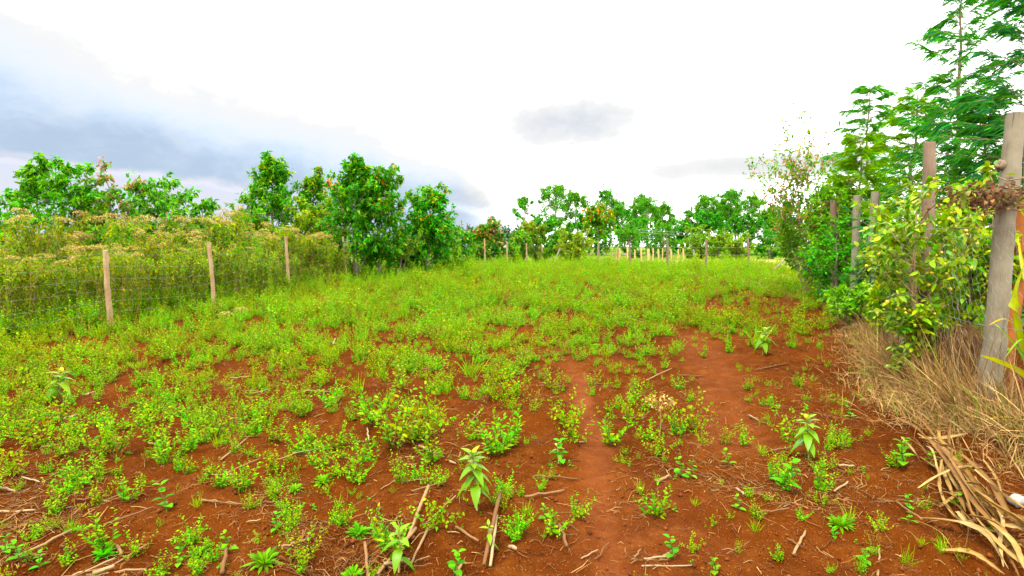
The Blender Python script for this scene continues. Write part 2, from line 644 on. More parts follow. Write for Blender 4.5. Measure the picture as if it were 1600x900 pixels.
# ================================================================== ground
def axis(segs):
    out = [segs[0][0]]
    for a, b, st in segs:
        k = max(1, int(round((b - a) / st)))
        out += list(np.linspace(a, b, k + 1)[1:])
    return np.array(out)


gx = np.concatenate([-np.geomspace(2500, 9.5, 26), axis([(-9, -5, .12), (-5, 5, .045), (5, 9, .12)]), np.geomspace(9.5, 2500, 26)])
gy = np.concatenate([axis([(-12, 0, 1.0), (0, 1.4, .14), (1.4, 6, .03), (6, 12, .06), (12, 30, .18), (30, 60, 2)]), np.geomspace(64, 3000, 24)])
XX, YY = np.meshgrid(gx, gy)
ZZ = hfull(XX, YY)
nx, ny = len(gx), len(gy)
mb = MB()
ii = np.arange(nx * ny).reshape(ny, nx)
mb.add(np.stack([XX, YY, ZZ], -1).reshape(-1, 3), (.15, .04, .01),
       np.stack([ii[:-1, :-1], ii[:-1, 1:], ii[1:, 1:], ii[1:, :-1]], -1).reshape(-1, 4), smooth=True)
ground = mb.build('ground', M_SOIL)
tag(ground, 'red tilled soil of the open field', 'ground', kind='structure')
for nm, arr in (('path', path_mask(XX, YY)),
                ('green', np.clip(sst(22, 27, YY + 2 * (vnoise(XX * .5, YY * .5, 8) - .5)) + .8 * sst(6.6, 8.0, np.abs(XX + .3)) * sst(9, 13, YY), 0, 1)),
                ('tan', sst(27, 30, YY) * (1 - sst(44, 52, YY)) * sst(.26, .30, XX / np.maximum(YY, 1)) * (1 - sst(.6, .7, XX / np.maximum(YY, 1))))):
    a = ground.data.attributes.new(nm, 'FLOAT', 'POINT')
    a.data.foreach_set('value', arr.ravel().astype(np.float32))

# ================================================================== plants: generators
G_BRIGHT = (.09, .31, .002)
G_YEL = (.215, .31, .003)
G_OLIVE = (.165, .205, .005)
G_MID = (.048, .195, .004)
G_DEEP = (.022, .125, .007)


def weed_bushy(rng, H=.17, stems=8, per=13, spread=.8, ll=.040, lw=.0066, cols=(G_BRIGHT, G_MID, G_YEL), pr=(5, 1, 4), kind='mid'):
    m = MB()
    a = rng.uniform(0, 6.28, stems); tilt = rng.uniform(.05, spread, stems)
    D = np.stack([np.cos(a) * np.sin(tilt), np.sin(a) * np.sin(tilt), np.cos(tilt)], 1)
    L = H * rng.uniform(.6, 1.1, stems)
    bend = np.stack([np.zeros(stems), np.zeros(stems), .15 * np.ones(stems)], 1)
    P = curve_paths(np.stack([np.cos(a), np.sin(a), -.3 + 0 * a], 1) * .012, D, L, 4, bend, rng, .03)
    tubes(m, P, np.outer(np.ones(stems), [.0024, .0019, .0014, .0007]), (.12, .12, .025), 3)
    n = stems * per
    i = np.repeat(np.arange(stems), per)
    s = np.tile(np.linspace(.15, 1, per), stems)
    q, T = along(P[i], s)
    aa = rng.uniform(0, 6.28, n)
    out = np.stack([np.cos(aa), np.sin(aa), np.zeros(n)], 1)
    d = unit(out * rng.uniform(.6, 1.1, (n, 1)) + T * rng.uniform(.5, 1.0, (n, 1)))
    sz = rng.uniform(.65, 1.2, n) * (1.1 - .45 * s)
    leaves(m, q, d, ll * sz, lw * sz, vary(rng, pick(rng, cols, pr, n), n), kind, .3, .3, rng)
    return m


def weed_rosette(rng, n=36, ll=.060, lw=.0062, cols=(G_BRIGHT, G_MID)):
    m = MB()
    a = np.arange(n) * 2.4 + rng.uniform(-.2, .2, n)
    el_ = np.linspace(.15, 1.25, n) + rng.uniform(-.1, .1, n)
    d = np.stack([np.cos(a) * np.cos(el_), np.sin(a) * np.cos(el_), np.sin(el_)], 1)
    P = np.stack([np.cos(a), np.sin(a), 0 * a], 1) * .006 + np.array([0, 0, .008])
    sz = rng.uniform(.7, 1.15, n)
    leaves(m, P, d, ll * sz, lw * sz, vary(rng, pick(rng, cols, (3, 1), n), n), 'hi', .35, .3, rng, up=np.tile([0, 0, 1.], (n, 1)) + .2 * rng.normal(size=(n, 3)))
    return m


def weed_sprawl(rng, H=.22, stems=11, per=20, cols=(G_OLIVE, G_YEL, (.22, .12, .012), G_BRIGHT), pr=(4, 5, .9, 3)):
    m = MB()
    a = rng.uniform(0, 6.28, stems); tilt = rng.uniform(.1, 1.15, stems)
    D = np.stack([np.cos(a) * np.sin(tilt), np.sin(a) * np.sin(tilt), np.cos(tilt)], 1)
    L = H * rng.uniform(.55, 1.15, stems)
    P = curve_paths(np.zeros((stems, 3)), D, L, 5, np.tile([0, 0, .12], (stems, 1)), rng, .05)
    tubes(m, P, np.outer(np.ones(stems), [.0022, .0018, .0014, .001, .0005]), (.16, .075, .025), 3)
    n = stems * per
    i = np.repeat(np.arange(stems), per); s = rng.uniform(.12, 1, n)
    q, T = along(P[i], s)
    d = unit(rdir(rng, n) + .5 * T + np.array([0, 0, .25]))
    sz = rng.uniform(.6, 1.3, n)
    leaves(m, q + rdir(rng, n) * .012, d, .024 * sz, .0072 * sz, vary(rng, pick(rng, cols, pr, n), n), 'lo', .2, .3, rng)
    return m


def weed_seedling(rng, pairs=4, ll=.045, H=.09):
    m = MB()
    ns = rng.integers(1, 4)
    for k in range(ns):
        a0 = rng.uniform(0, 6.28); off = rng.uniform(0, .03) if k else 0
        base = np.array([math.cos(a0) * off, math.sin(a0) * off, -.005])
        hh = H * rng.uniform(.6, 1.1)
        P = curve_paths(base[None], unit(np.array([[math.cos(a0) * .25, math.sin(a0) * .25, 1]])), np.array([hh]), 4, np.zeros((1, 3)), rng, .03)
        tubes(m, P, np.array([[.0028, .0022, .0018, .001]]), (.11, .14, .03), 4)
        for j in range(pairs):
            s = .3 + .7 * j / max(1, pairs - 1)
            q, T = along(P, np.array([s]))
            for sgn in (0, math.pi):
                b = a0 + j * 1.57 + sgn + rng.uniform(-.3, .3)
                d = np.array([[math.cos(b), math.sin(b), .25 + .5 * s]])
                sz = rng.uniform(.75, 1.1) * (1.15 - .5 * s)
                leaves(m, q, d, ll * sz, ll * .30 * sz, vary(rng, G_BRIGHT if rng.random() < .7 else G_MID, 1), 'hi', .35, .2, rng, up=np.array([[0, 0, 1.]]))
    return m


def weed_tall(rng, H=.36, stems=8, per=16, cols=(G_BRIGHT, G_YEL, G_MID), pr=(4, 6, .6)):
    return weed_bushy(rng, H, stems, per, .42, .058, .0098, cols, pr, 'lo')


def grass_tuft(rng, n=34, H=.26, cols=(G_BRIGHT, G_YEL, G_OLIVE)):
    m = MB()
    a = rng.uniform(0, 6.28, n); t = rng.uniform(.05, .6, n)
    d = np.stack([np.cos(a) * np.sin(t), np.sin(a) * np.sin(t), np.cos(t)], 1)
    P = np.stack([rng.normal(0, .02, n), rng.normal(0, .02, n), np.full(n, -.01)], 1)
    leaves(m, P, d, H * rng.uniform(.5, 1.15, n), rng.uniform(.0018, .0034, n), vary(rng, pick(rng, cols, (4, 4, 2), n), n), 'mid', rng.uniform(.05, .5, n), .3, rng)
    return m


def dead_stems(rng, stems=9, H=.24):
    m = MB()
    a = rng.uniform(0, 6.28, stems); t = rng.uniform(.05, .8, stems)
    D = np.stack([np.cos(a) * np.sin(t), np.sin(a) * np.sin(t), np.cos(t)], 1)
    P = curve_paths(np.zeros((stems, 3)), D, H * rng.uniform(.5, 1.2, stems), 5, np.zeros((stems, 3)), rng, .05)
    tubes(m, P, np.outer(np.full(stems, .0018), [1, .9, .7, .5, .3]), vary(rng, (.22, .12, .04), stems), 3)
    n = stems * 7
    q, T = along(P[np.repeat(np.arange(stems), 7)], rng.uniform(.3, 1, n))
    leaves(m, q, rdir(rng, n), rng.uniform(.012, .03, n), .004, vary(rng, pick(rng, ((.24, .14, .04), (.16, .17, .01)), (2, 1), n), n), 'lo', .4, .4, rng)
    return m


PROTO = {}
def protos(kind, fn, n, **kw):
    PROTO[kind] = [fn(np.random.default_rng(100 + 13 * i + len(PROTO) * 71), **kw).mesh(kind, M_WEED) for i in range(n)]
protos('bushy', weed_bushy, 5, stems=11, per=14)
protos('sprawl', weed_sprawl, 4)
protos('rosette', weed_rosette, 3)
protos('seedling', weed_seedling, 4)
protos('tall', weed_tall, 4)
protos('tuft', grass_tuft, 3)
protos('yellow', weed_bushy, 3, H=.2, stems=11, per=15, cols=(G_YEL, G_OLIVE, G_BRIGHT), pr=(5, 3, 2), ll=.036, lw=.0068)
protos('dead', dead_stems, 3)
KINDS_ = ['bushy', 'sprawl', 'rosette', 'seedling', 'tall', 'tuft', 'yellow', 'dead']
NAT_H = dict(bushy=.17, sprawl=.2, rosette=.075, seedling=.09, tall=.36, tuft=.24, yellow=.2, dead=.2)

# ---- individually placed foreground weeds (photo pixel of the foot, height in photo pixels, kind)
FW = [
    (19, 740, 62, 'sprawl'), (90, 788, 40, 'bushy'), (106, 768, 44, 'bushy'), (126, 760, 48, 'bushy'), (151, 748, 52, 'bushy'),
    (204, 776, 44, 'yellow'), (190, 782, 34, 'seedling'), (261, 802, 46, 'seedling'), (128, 824, 30, 'rosette'), (166, 853, 58, 'bushy'),
    (160, 862, 34, 'rosette'), (106, 878, 34, 'bushy'), (34, 874, 34, 'seedling'), (10, 868, 30, 'seedling'), (60, 880, 30, 'seedling'),
    (298, 845, 44, 'bushy'), (310, 862, 36, 'rosette'), (335, 866, 28, 'bushy'), (359, 858, 34, 'seedling'), (313, 896, 40, 'bushy'),
    (249, 890, 36, 'bushy'), (279, 876, 30, 'seedling'), (345, 756, 40, 'bushy'), (370, 748, 28, 'yellow'), (384, 764, 44, 'bushy'),
    (295, 734, 26, 'bushy'), (257, 722, 54, 'bushy'), (298, 708, 40, 'bushy'), (336, 686, 56, 'bushy'), (180, 706, 70, 'yellow'),
    (242, 684, 66, 'yellow'), (160, 712, 60, 'sprawl'), (120, 700, 50, 'yellow'), (432, 690, 46, 'yellow'), (426, 738, 44, 'sprawl'),
    (472, 710, 44, 'bushy'), (498, 702, 50, 'bushy'), (527, 694, 46, 'yellow'), (498, 734, 48, 'bushy'), (527, 742, 44, 'sprawl'),
    (504, 750, 32, 'rosette'), (562, 744, 46, 'bushy'), (567, 720, 48, 'bushy'), (461, 768, 26, 'rosette'), (426, 784, 32, 'bushy'),
    (446, 804, 34, 'bushy'), (458, 820, 36, 'bushy'), (429, 824, 30, 'seedling'), (533, 818, 32, 'bushy'), (559, 826, 42, 'rosette'),
    (591, 832, 32, 'bushy'), (614, 860, 66, 'bushy'), (625, 756, 46, 'yellow'), (648, 756, 40, 'bushy'), (677, 724, 50, 'bushy'),
    (689, 766, 34, 'bushy'), (669, 764, 30, 'yellow'), (683, 836, 60, 'sprawl'), (414, 886, 52, 'rosette'), (550, 888, 38, 'rosette'),
    (487, 855, 22, 'seedling'), (470, 900, 28, 'bushy'), (709, 890, 44, 'seedling'), (804, 842, 36, 'bushy'), (813, 828, 34, 'bushy'),
    (787, 774, 36, 'bushy'), (853, 810, 28, 'seedling'), (617, 694, 110, 'yellow'), (585, 668, 70, 'bushy'), (648, 684, 84, 'sprawl'),
    (775, 708, 66, 'bushy'), (796, 696, 56, 'bushy'), (740, 690, 50, 'sprawl'), (876, 728, 40, 'seedling'), (893, 694, 60, 'sprawl'), (884, 660, 56, 'sprawl'),
    (955, 690, 56, 'bushy'), (962, 612, 20, 'bushy'), (1060, 608, 28, 'bushy'), (1080, 676, 66, 'sprawl'), (1030, 712, 44, 'sprawl'),
    (1060, 682, 40, 'bushy'), (1080, 754, 30, 'seedling'), (1068, 748, 34, 'seedling'), (1142, 728, 28, 'seedling'), (1219, 768, 58, 'seedling'),
    (1212, 748, 36, 'bushy'), (868, 828, 46, 'bushy'), (904, 808, 42, 'bushy'), (811, 832, 40, 'bushy'), (1055, 876, 38, 'seedling'),
    (1119, 900, 30, 'seedling'), (1155, 800, 26, 'seedling'), (1000, 768, 34, 'tuft'), (1055, 796, 14, 'seedling'), (1163, 694, 34, 'bushy'),
    (1080, 624, 20, 'bushy'), (1313, 822, 44, 'rosette'), (1306, 834, 22, 'seedling'), (1347, 874, 30, 'seedling'), (1419, 794, 26, 'seedling'),
    (1417, 822, 28, 'seedling'), (1408, 738, 50, 'seedling'), (1396, 734, 34, 'bushy'), (1283, 764, 44, 'bushy'), (1226, 764, 54, 'bushy'),
    (1332, 654, 24, 'seedling'), (1355, 590, 20, 'bushy'), (1242, 700, 54, 'sprawl'), (1312, 700, 40, 'yellow'), (1168, 610, 18, 'bushy'),
    (1300, 690, 30, 'bushy'), (1210, 640, 24, 'bushy'), (1248, 608, 24, 'bushy'), (1015, 690, 44, 'sprawl'), (985, 655, 40, 'sprawl'),
    (1130, 690, 30, 'sprawl'), (1100, 700, 26, 'sprawl'), (60, 700, 70, 'sprawl'), (25, 690, 60, 'bushy'), (95, 668, 50, 'yellow'),
    (400, 690, 40, 'bushy'), (395, 656, 50, 'bushy'), (470, 655, 50, 'yellow'), (515, 640, 44, 'bushy'), (1010, 640, 34, 'sprawl'),
    (1185, 545, 30, 'yellow'), (1410, 712, 28, 'seedling'), (1455, 745, 30, 'seedling'), (1490, 800, 26, 'seedling'), (1550, 830, 24, 'seedling'),
]
ORD = ['leftmost', 'second from left', 'third from left', 'fourth from left', 'fifth from left', 'sixth from left', 'seventh from left', 'eighth from left', 'ninth from left',
       'tenth from left', 'eleventh from left', 'twelfth from left', 'thirteenth from left', 'fourteenth from left', 'fifteenth from left', 'sixteenth from left', 'seventeenth from left', 'eighteenth from left', 'nineteenth from left', 'twentieth from left'] + ['%s from left' % q_ for q_ in
       ('21st', '22nd', '23rd', '24th', '25th', '26th', '27th', '28th', '29th', '30th')]


def zone(px, py):
    v = 'along the bottom edge' if py > 815 else ('in the near field' if py > 735 else ('further back' if py > 670 else 'in the middle field'))
    h = 'far left' if px < 200 else ('left' if px < 420 else ('left of centre' if px < 640 else ('centre' if px < 860 else ('beside the footpath' if px < 1060 else ('right of centre' if px < 1260 else 'by the right fence')))))
    return v + ', ' + h


def label_by_place(items):
    """items: (object, plural noun phrase, single noun phrase, place, column); says which one of its like it is"""
    cells = {}
    for it in items:
        cells.setdefault((it[1], it[3]), []).append(it)
    for (pl, z), its in cells.items():
        its.sort(key=lambda q_: q_[4])
        for k_, it in enumerate(its):
            it[0]['label'] = '%s %s' % (it[2], z) if len(its) == 1 else '%s of the %s %s' % (ORD[min(k_, len(ORD) - 1)], pl, z)


weeds = []        # x, y, kind index, variant, scale, rotz, tiltx, tilty, forced
rs = np.random.default_rng(21)
for (px, py, hp, kd) in FW:
    g = G(px, py)
    dist = math.hypot(g[1], CAMH - g[2])
    s = hp / FPX * dist / NAT_H[kd]
    s = float(np.clip(s, .35, 2.2)) * (.9 if kd not in ('rosette',) else .72)
    weeds.append((g[0], g[1], KINDS_.index(kd), rs.integers(0, len(PROTO[kd])), s, rs.uniform(0, 6.28), rs.normal(0, .08), rs.normal(0, .08), 1))


def cover(x, y, z):
    """how much of the soil the weeds cover at this spot of the field"""
    px, py = proj(x, y, z)
    pxc = np.clip(px, -300, 1700)
    yf = 706 - .155 * pxc - 30 * sst(1150, 1400, pxc)
    k = sst(150, -45, py - yf) if False else 1 - sst(-50, 150, py - yf)
    right_bare = sst(1000, 1200, pxc) * (1 - sst(17, 25, y)) * .55
    return np.clip(.035 + .99 * k - right_bare * k, .012, 1)


def scatter(n, x0, x1, y0, y1, rng):
    y = np.sqrt(rng.uniform(y0 ** 2, y1 ** 2, n)) if False else rng.uniform(y0, y1, n)
    x = rng.uniform(x0, x1, n)
    return x, y


cand = []
for (n, x0, x1, y0, y1) in ((9500, -8.5, 6.5, 1.7, 12), (6200, -8.5, 9.5, 12, 20), (6200, -9.0, 12.0, 20, 29), (1800, -10.0, 15.0, 29, 38)):
    x, y = scatter(n, x0, x1, y0, y1, rs)
    z = hfull(x, y)
    cl = fbm(x * 1.15, y * 1.15, 77, 3)
    cl2 = fbm(x * 3.2, y * 3.2, 47, 2)
    cv_ = cover(x, y, z)
    pr_ = cv_ * sst(.43, .58, cl * .5 + cl2 * .5 + (cv_ - .5) * .12 + .085 * sst(10, 18, y) + .05 * (1 - sst(-4, 0, x)))
    pr_ = pr_ * np.clip(1 - 1.2 * path_mask(x, y), 0, 1)
    # stay inside the fences
    inside = (x > -6.5 + (y - 9.2) * .12 - 1.3) & (x < np.where(y < 11, 3.55 + (y - 4.3) * .46, 6.6 + (y - 11) * .45) - .25)
    keep = (rs.random(n) < pr_ * .78) & inside
    for xx, yy in zip(x[keep], y[keep]):
        cand.append((xx, yy))
cand = np.array(cand)
kn = fbm(cand[:, 0] * .55 + 9, cand[:, 1] * .55, 123, 3)
kn2 = fbm(cand[:, 0] * .9 + 3, cand[:, 1] * .9, 223, 2)
leftness = 1 - sst(-3.5, 0.5, cand[:, 0])
for (x, y), a, b, lf in zip(cand, kn, kn2, leftness):
    r = rs.random()
    if rs.random() < .09:
        kd = 'dead'
    elif y > 17 and r < .30:
        kd = 'tall' if rs.random() < .7 else 'tuft'
    elif y > 8 and lf > .5 and r < .35:
        kd = 'tall'
    elif a > .56:
        kd = 'sprawl' if r < .62 else ('yellow' if r < .9 else 'tuft')
    elif b > .58:
        kd = 'yellow' if r < .55 else ('bushy' if r < .9 else 'tall')
    else:
        kd = 'bushy' if r < .72 else ('rosette' if r < .78 else ('seedling' if r < .86 else ('yellow' if r < .95 else 'tuft')))
    s = float(np.exp(rs.normal(0, .30))) * (.58 + .42 * float(sst(4, 13, y))) * (.75 + .6 * float(b))
    if kd == 'tall': s *= .62 + .25 * float(sst(10, 22, y))
    weeds.append((x, y, KINDS_.index(kd), rs.integers(0, len(PROTO[kd])), s, rs.uniform(0, 6.28), rs.normal(0, .1), rs.normal(0, .1), 0))
# tall growth crowding the foot of the left fence
for _ in range(1500):
    y = rs.uniform(5.5, 28); x = -6.6 + (y - 9.2) * .12 + rs.uniform(-2.2, -.1)
    weeds.append((x, y, KINDS_.index('tall'), rs.integers(0, 4), rs.uniform(.55, 1.35), rs.uniform(0, 6.28), rs.normal(0, .12), rs.normal(0, .12), 0))
# sprouting seedlings between the bigger weeds
n = 5200
x = rs.uniform(-6.5, 5.0, n); y = 1.7 + 9.5 * rs.random(n) ** 1.2
ok = (rs.random(n) < .10 + .75 * sst(.42, .62, fbm(x * 1.7, y * 1.7, 541, 3) + .05 * (1 - sst(-3, 1, x)))) & (path_mask(x, y) < .25) & (x < 3.2 + (y - 4.3) * .46) & (x > -6.3 + (y - 9.2) * .12)
for xx, yy in zip(x[ok], y[ok]):
    kd = ('seedling', 'bushy', 'tuft', 'sprawl', 'yellow', 'rosette', 'dead')[rs.choice(7, p=(.24, .30, .08, .14, .12, .06, .06))]
    weeds.append((xx, yy, KINDS_.index(kd), rs.integers(0, len(PROTO[kd])), rs.uniform(.18, .5), rs.uniform(0, 6.28), rs.normal(0, .15), rs.normal(0, .15), 0))
WD = np.array(weeds)
wz = hfull(WD[:, 0], WD[:, 1])
ppx, ppy = proj(WD[:, 0], WD[:, 1], wz)
vis = (ppx > -20) & (ppx < 1620) & (ppy < 930)
size = np.where(WD[:, 0] < -6.5 + (WD[:, 1] - 9.2) * .12, .2, 1) * WD[:, 4] * np.array([NAT_H[k] for k in KINDS_])[WD[:, 2].astype(int)] / WD[:, 1]
rank = np.where(vis, size, 0) + WD[:, 8] * 10
order = np.argsort(-rank)
single = set(order[:300].tolist())
WNAME = dict(bushy=('bushy_weed', 'bushy green weed', 'bushy weeds'), sprawl=('sprawling_weed', 'sprawling olive green weed', 'sprawling weeds'),
             rosette=('rosette_weed', 'pointed rosette weed', 'rosette weeds'), seedling=('broadleaf_seedling', 'oval leaved seedling', 'broadleaf seedlings'),
             tall=('upright_weed', 'upright feathery weed', 'upright weeds'), tuft=('grass_tuft', 'thin grass tuft', 'grass tufts'), yellow=('yellowish_weed', 'bushy yellowish weed', 'yellowish weeds'), dead=('withered_weed', 'withered brown weed', 'withered weeds'))
lab = []
for i in single:
    x, y, k, vv, s, rz, tx, ty, _ = WD[i]
    kd = KINDS_[int(k)]
    nm, lb, gp = WNAME[kd]
    o = mesh_obj(nm, PROTO[kd][int(vv)], None, (x, y, wz[i] - .006), (tx, ty, rz), float(s))
    tag(o, lb, 'weed', gp)
    lab.append((o, lb + 's', 'lone ' + lb, zone(ppx[i], ppy[i]), ppx[i]))
label_by_place(lab)

# ---- everything beyond the 300: one mass of ground cover
pc = bpy.data.collections.new('weed_sprigs')
flat = []; base_idx = {}
for k in KINDS_:
    base_idx[k] = len(flat)
    for me in PROTO[k]:
        o = bpy.data.objects.new('weed_sprig_%03d' % len(flat), me)
        pc.objects.link(o); flat.append(o)
rest = np.array([i for i in range(len(WD)) if i not in single])


def instance_mass(name, pts, rot, scl, idx, coll):
    me = bpy.data.meshes.new(name)
    me.vertices.add(len(pts)); me.vertices.foreach_set('co', np.asarray(pts, np.float32).ravel())
    a = me.attributes.new('rot', 'FLOAT_VECTOR', 'POINT'); a.data.foreach_set('vector', np.asarray(rot, np.float32).ravel())
    a = me.attributes.new('scl', 'FLOAT', 'POINT'); a.data.foreach_set('value', np.asarray(scl, np.float32))
    a = me.attributes.new('idx', 'INT', 'POINT'); a.data.foreach_set('value', np.asarray(idx, np.int32))
    o = bpy.data.objects.new(name, me); COL.objects.link(o)
    ng = bpy.data.node_groups.new(name, 'GeometryNodeTree')
    ng.interface.new_socket('Geometry', in_out='INPUT', socket_type='NodeSocketGeometry')
    ng.interface.new_socket('Geometry', in_out='OUTPUT', socket_type='NodeSocketGeometry')
    N = ng.nodes; Lk = ng.links
    gi = N.new('NodeGroupInput'); go = N.new('NodeGroupOutput')
    ci = N.new('GeometryNodeCollectionInfo'); ci.inputs['Collection'].default_value = coll
    ci.inputs['Separate Children'].default_value = True; ci.inputs['Reset Children'].default_value = True
    ip = N.new('GeometryNodeInstanceOnPoints'); ip.inputs['Pick Instance'].default_value = True
    def na(nm, dt):
        q = N.new('GeometryNodeInputNamedAttribute'); q.data_type = dt; q.inputs['Name'].default_value = nm
        return q.outputs['Attribute']
    er = N.new('FunctionNodeEulerToRotation')
    Lk.new(na('rot', 'FLOAT_VECTOR'), er.inputs[0])
    Lk.new(gi.outputs[0], ip.inputs['Points']); Lk.new(ci.outputs[0], ip.inputs['Instance'])
    Lk.new(na('idx', 'INT'), ip.inputs['Instance Index']); Lk.new(er.outputs[0], ip.inputs['Rotation'])
    Lk.new(na('scl', 'FLOAT'), ip.inputs['Scale'])
    Lk.new(ip.outputs[0], go.inputs[0])
    md = o.modifiers.new('scatter', 'NODES'); md.node_group = ng
    return o


idx = np.array([base_idx[KINDS_[int(WD[i, 2])]] + int(WD[i, 3]) for i in rest])
o = instance_mass('weeds', np.stack([WD[rest, 0], WD[rest, 1], wz[rest] - .006], 1), WD[rest][:, [6, 7, 5]], WD[rest, 4], idx, pc)
tag(o, 'dense low green weeds covering the middle and back of the field', 'weeds', kind='stuff')
print('weeds', len(WD), 'single', len(single))

# ================================================================== trees and shrubs
def gen_tree(rng, H, W, n1=22, n2=8, n3=14, clear=.12, ll=.12, lw=.03, cols=(G_MID, G_DEEP), pr=(3, 2), tip=None, tipn=.0,
             droop=.3, bark=(.22, .17, .12), r0=.03, lean=(0, 0), prof=None, kind='mid', upang=(.35, 1.0), tw=.3, stems=1, face=.0):
    wd = MB(); lf = MB()
    prof = prof or (lambda t: np.clip(np.sin(np.pi * (t * .8 + .12)) ** .8, .12, 1))
    for s_ in range(stems):
        k = 8
        t = np.linspace(0, 1, k)
        hh = H * (1 if s_ == 0 else rng.uniform(.6, .9))
        a0 = rng.uniform(0, 6.28)
        sl = 0 if stems == 1 else rng.uniform(.08, .3) * W
        tx = lean[0] * t ** 1.5 + math.cos(a0) * sl * t + rng.normal(0, .012 * H, k) * t
        ty = lean[1] * t ** 1.5 + math.sin(a0) * sl * t + rng.normal(0, .012 * H, k) * t
        tr = np.stack([tx, ty, hh * t - .05], 1)[None]
        tubes(wd, tr, (r0 * (1.05 - t) ** .8 + .004)[None] * (1 if s_ == 0 else .7), bark, 7)
        m1 = max(4, int(n1 / (1 if stems == 1 else stems * .75)))
        s = np.sort(rng.uniform(clear, 1.0, m1) ** .9)
        s[-1] = 1.0
        q, _ = along(np.repeat(tr, m1, 0), s)
        a = np.arange(m1) * 2.4 + rng.uniform(-.5, .5, m1)
        e = rng.uniform(upang[0], upang[1], m1)
        D = np.stack([np.cos(a) * np.cos(e), np.sin(a) * np.cos(e), np.sin(e)], 1)
        L = W * .5 * prof(s) * rng.uniform(.65, 1.15, m1) / np.cos(e * .7)
        L = np.maximum(L, .06 * H * .4)
        b1 = curve_paths(q, D, L, 5, np.stack([0 * s, 0 * s, rng.uniform(-.1, .25, m1)], 1), rng, .025)
        tubes(wd, b1, np.outer(np.clip(r0 * .45 * (1.1 - s), .004, 1), [1, .8, .6, .42, .2]), bark, 4)
        i = np.repeat(np.arange(m1), n2)
        s2 = rng.uniform(.25, 1, len(i))
        q2, T2 = along(b1[i], s2)
        D2 = unit(T2 * .7 + rdir(rng, len(i)) * .75 + np.array([0, 0, .15]))
        L2 = np.maximum(L[i] * tw * rng.uniform(.5, 1.2, len(i)), ll * 1.2)
        b2 = curve_paths(q2, D2, L2, 3, np.zeros((len(i), 3)), rng, .04)
        tubes(wd, b2, np.outer(np.full(len(i), max(.0025, r0 * .09)), [1, .7, .3]), bark, 3)
        j = np.repeat(np.arange(len(i)), n3)
        s3 = rng.uniform(.1, 1.05, len(j))
        q3, T3 = along(b2[j], s3)
        n = len(j)
        D3 = unit(T3 * .45 + rdir(rng, n) + np.array([0, 0, -droop]))
        c = pick(rng, cols, pr, n)
        if tip is not None:
            hrel = q3[:, 2] / hh
            rad = np.hypot(q3[:, 0] - lean[0] * hrel, q3[:, 1] - lean[1] * hrel) / (W * .5)
            pt = tipn * np.clip((hrel - .45) * 2.2 + (rad - .6) * .5, 0, 1) * (fbm(q3[:, 0] * 2.2, q3[:, 2] * 2.2 + q3[:, 1], 3, 2) > .47)
            msk = rng.random(n) < pt
            c[msk] = np.asarray(tip) * np.exp(rng.normal(0, .25, (msk.sum(), 1)))
        sz = rng.uniform(.6, 1.2, n)
        leaves(lf, q3 + rdir(rng, n) * ll * .25, D3, ll * sz, lw * sz, vary(rng, c, n, .22, .08), kind, .2, .2, rng)
    return wd, lf


def put_tree(name, label, cat, px, top, d, wpx, seed, group=None, mat=None, **kw):
    """a tree standing at depth d on photo column px whose tip reaches photo row top"""
    x = V(px, 400, d)[0]
    z0 = float(terr(x, d))
    H = V(px, top, d)[2] - z0
    Wm = wpx / FPX * d
    rng = np.random.default_rng(seed)
    wd, lf = gen_tree(rng, H, Wm, **kw)
    t = thing(name, label, cat, (x, d, z0), 0, group)
    wd.build('trunk', M_BARK, t)
    lf.build('crown', mat or M_LEAF, t)
    return t


EU = dict(ll=.15, lw=.030, cols=(G_MID, (.035, .175, .016), G_DEEP, (.10, .24, .005)), pr=(3, 3, 1, 3), droop=.35)
ORANGE = (.21, .14, .010)
BL = dict(ll=.125, lw=.030, cols=((.04, .20, .006), (.025, .14, .010), (.09, .25, .005)), pr=(3, 1.5, 3), droop=.3)
# young broad-leaved trees behind the flowering bushes at the far left
put_tree('young_tree', 'young green tree with sprigs poking above the bushes, at the left frame edge', 'tree', 20, 312, 13.0, 150, 301, n1=30, n2=8, n3=12, stems=2, **BL)
put_tree('young_tree', 'young tree with a single leafy sprig rising high over the left bushes', 'tree', 62, 256, 13.5, 130, 302, n1=32, n2=8, n3=10, clear=.2,
         prof=lambda t: np.where(t > .82, .28, np.clip(1.25 - t, .1, 1)), **BL)
put_tree('young_tree', 'young broad-leaved tree, second sprig from the left above the flowering bushes', 'tree', 122, 264, 13.2, 140, 303, n1=34, n2=8, n3=11, clear=.2,
         prof=lambda t: np.where(t > .9, .3, np.clip(1.2 - t * .8, .1, 1)), **BL)
put_tree('leggy_shrub', 'thin leggy shrub with a nearly bare tip above the left bushes', 'shrub', 203, 264, 13.8, 110, 304, n1=30, n2=6, n3=8, clear=.3, stems=2,
         prof=lambda t: np.where(t > .78, .2, .8), tip=(.2, .13, .06), tipn=.6, **BL)
put_tree('young_tree', 'small green tree above the bushes beside the thin leggy shrub', 'tree', 262, 296, 13.6, 120, 305, n1=28, n2=7, n3=10, clear=.2, **BL)
put_tree('young_tree', 'low green tree filling the gap behind the second fence post from the left', 'tree', 318, 325, 14.5, 90, 306, n1=24, n2=7, n3=10, clear=.2, **BL)
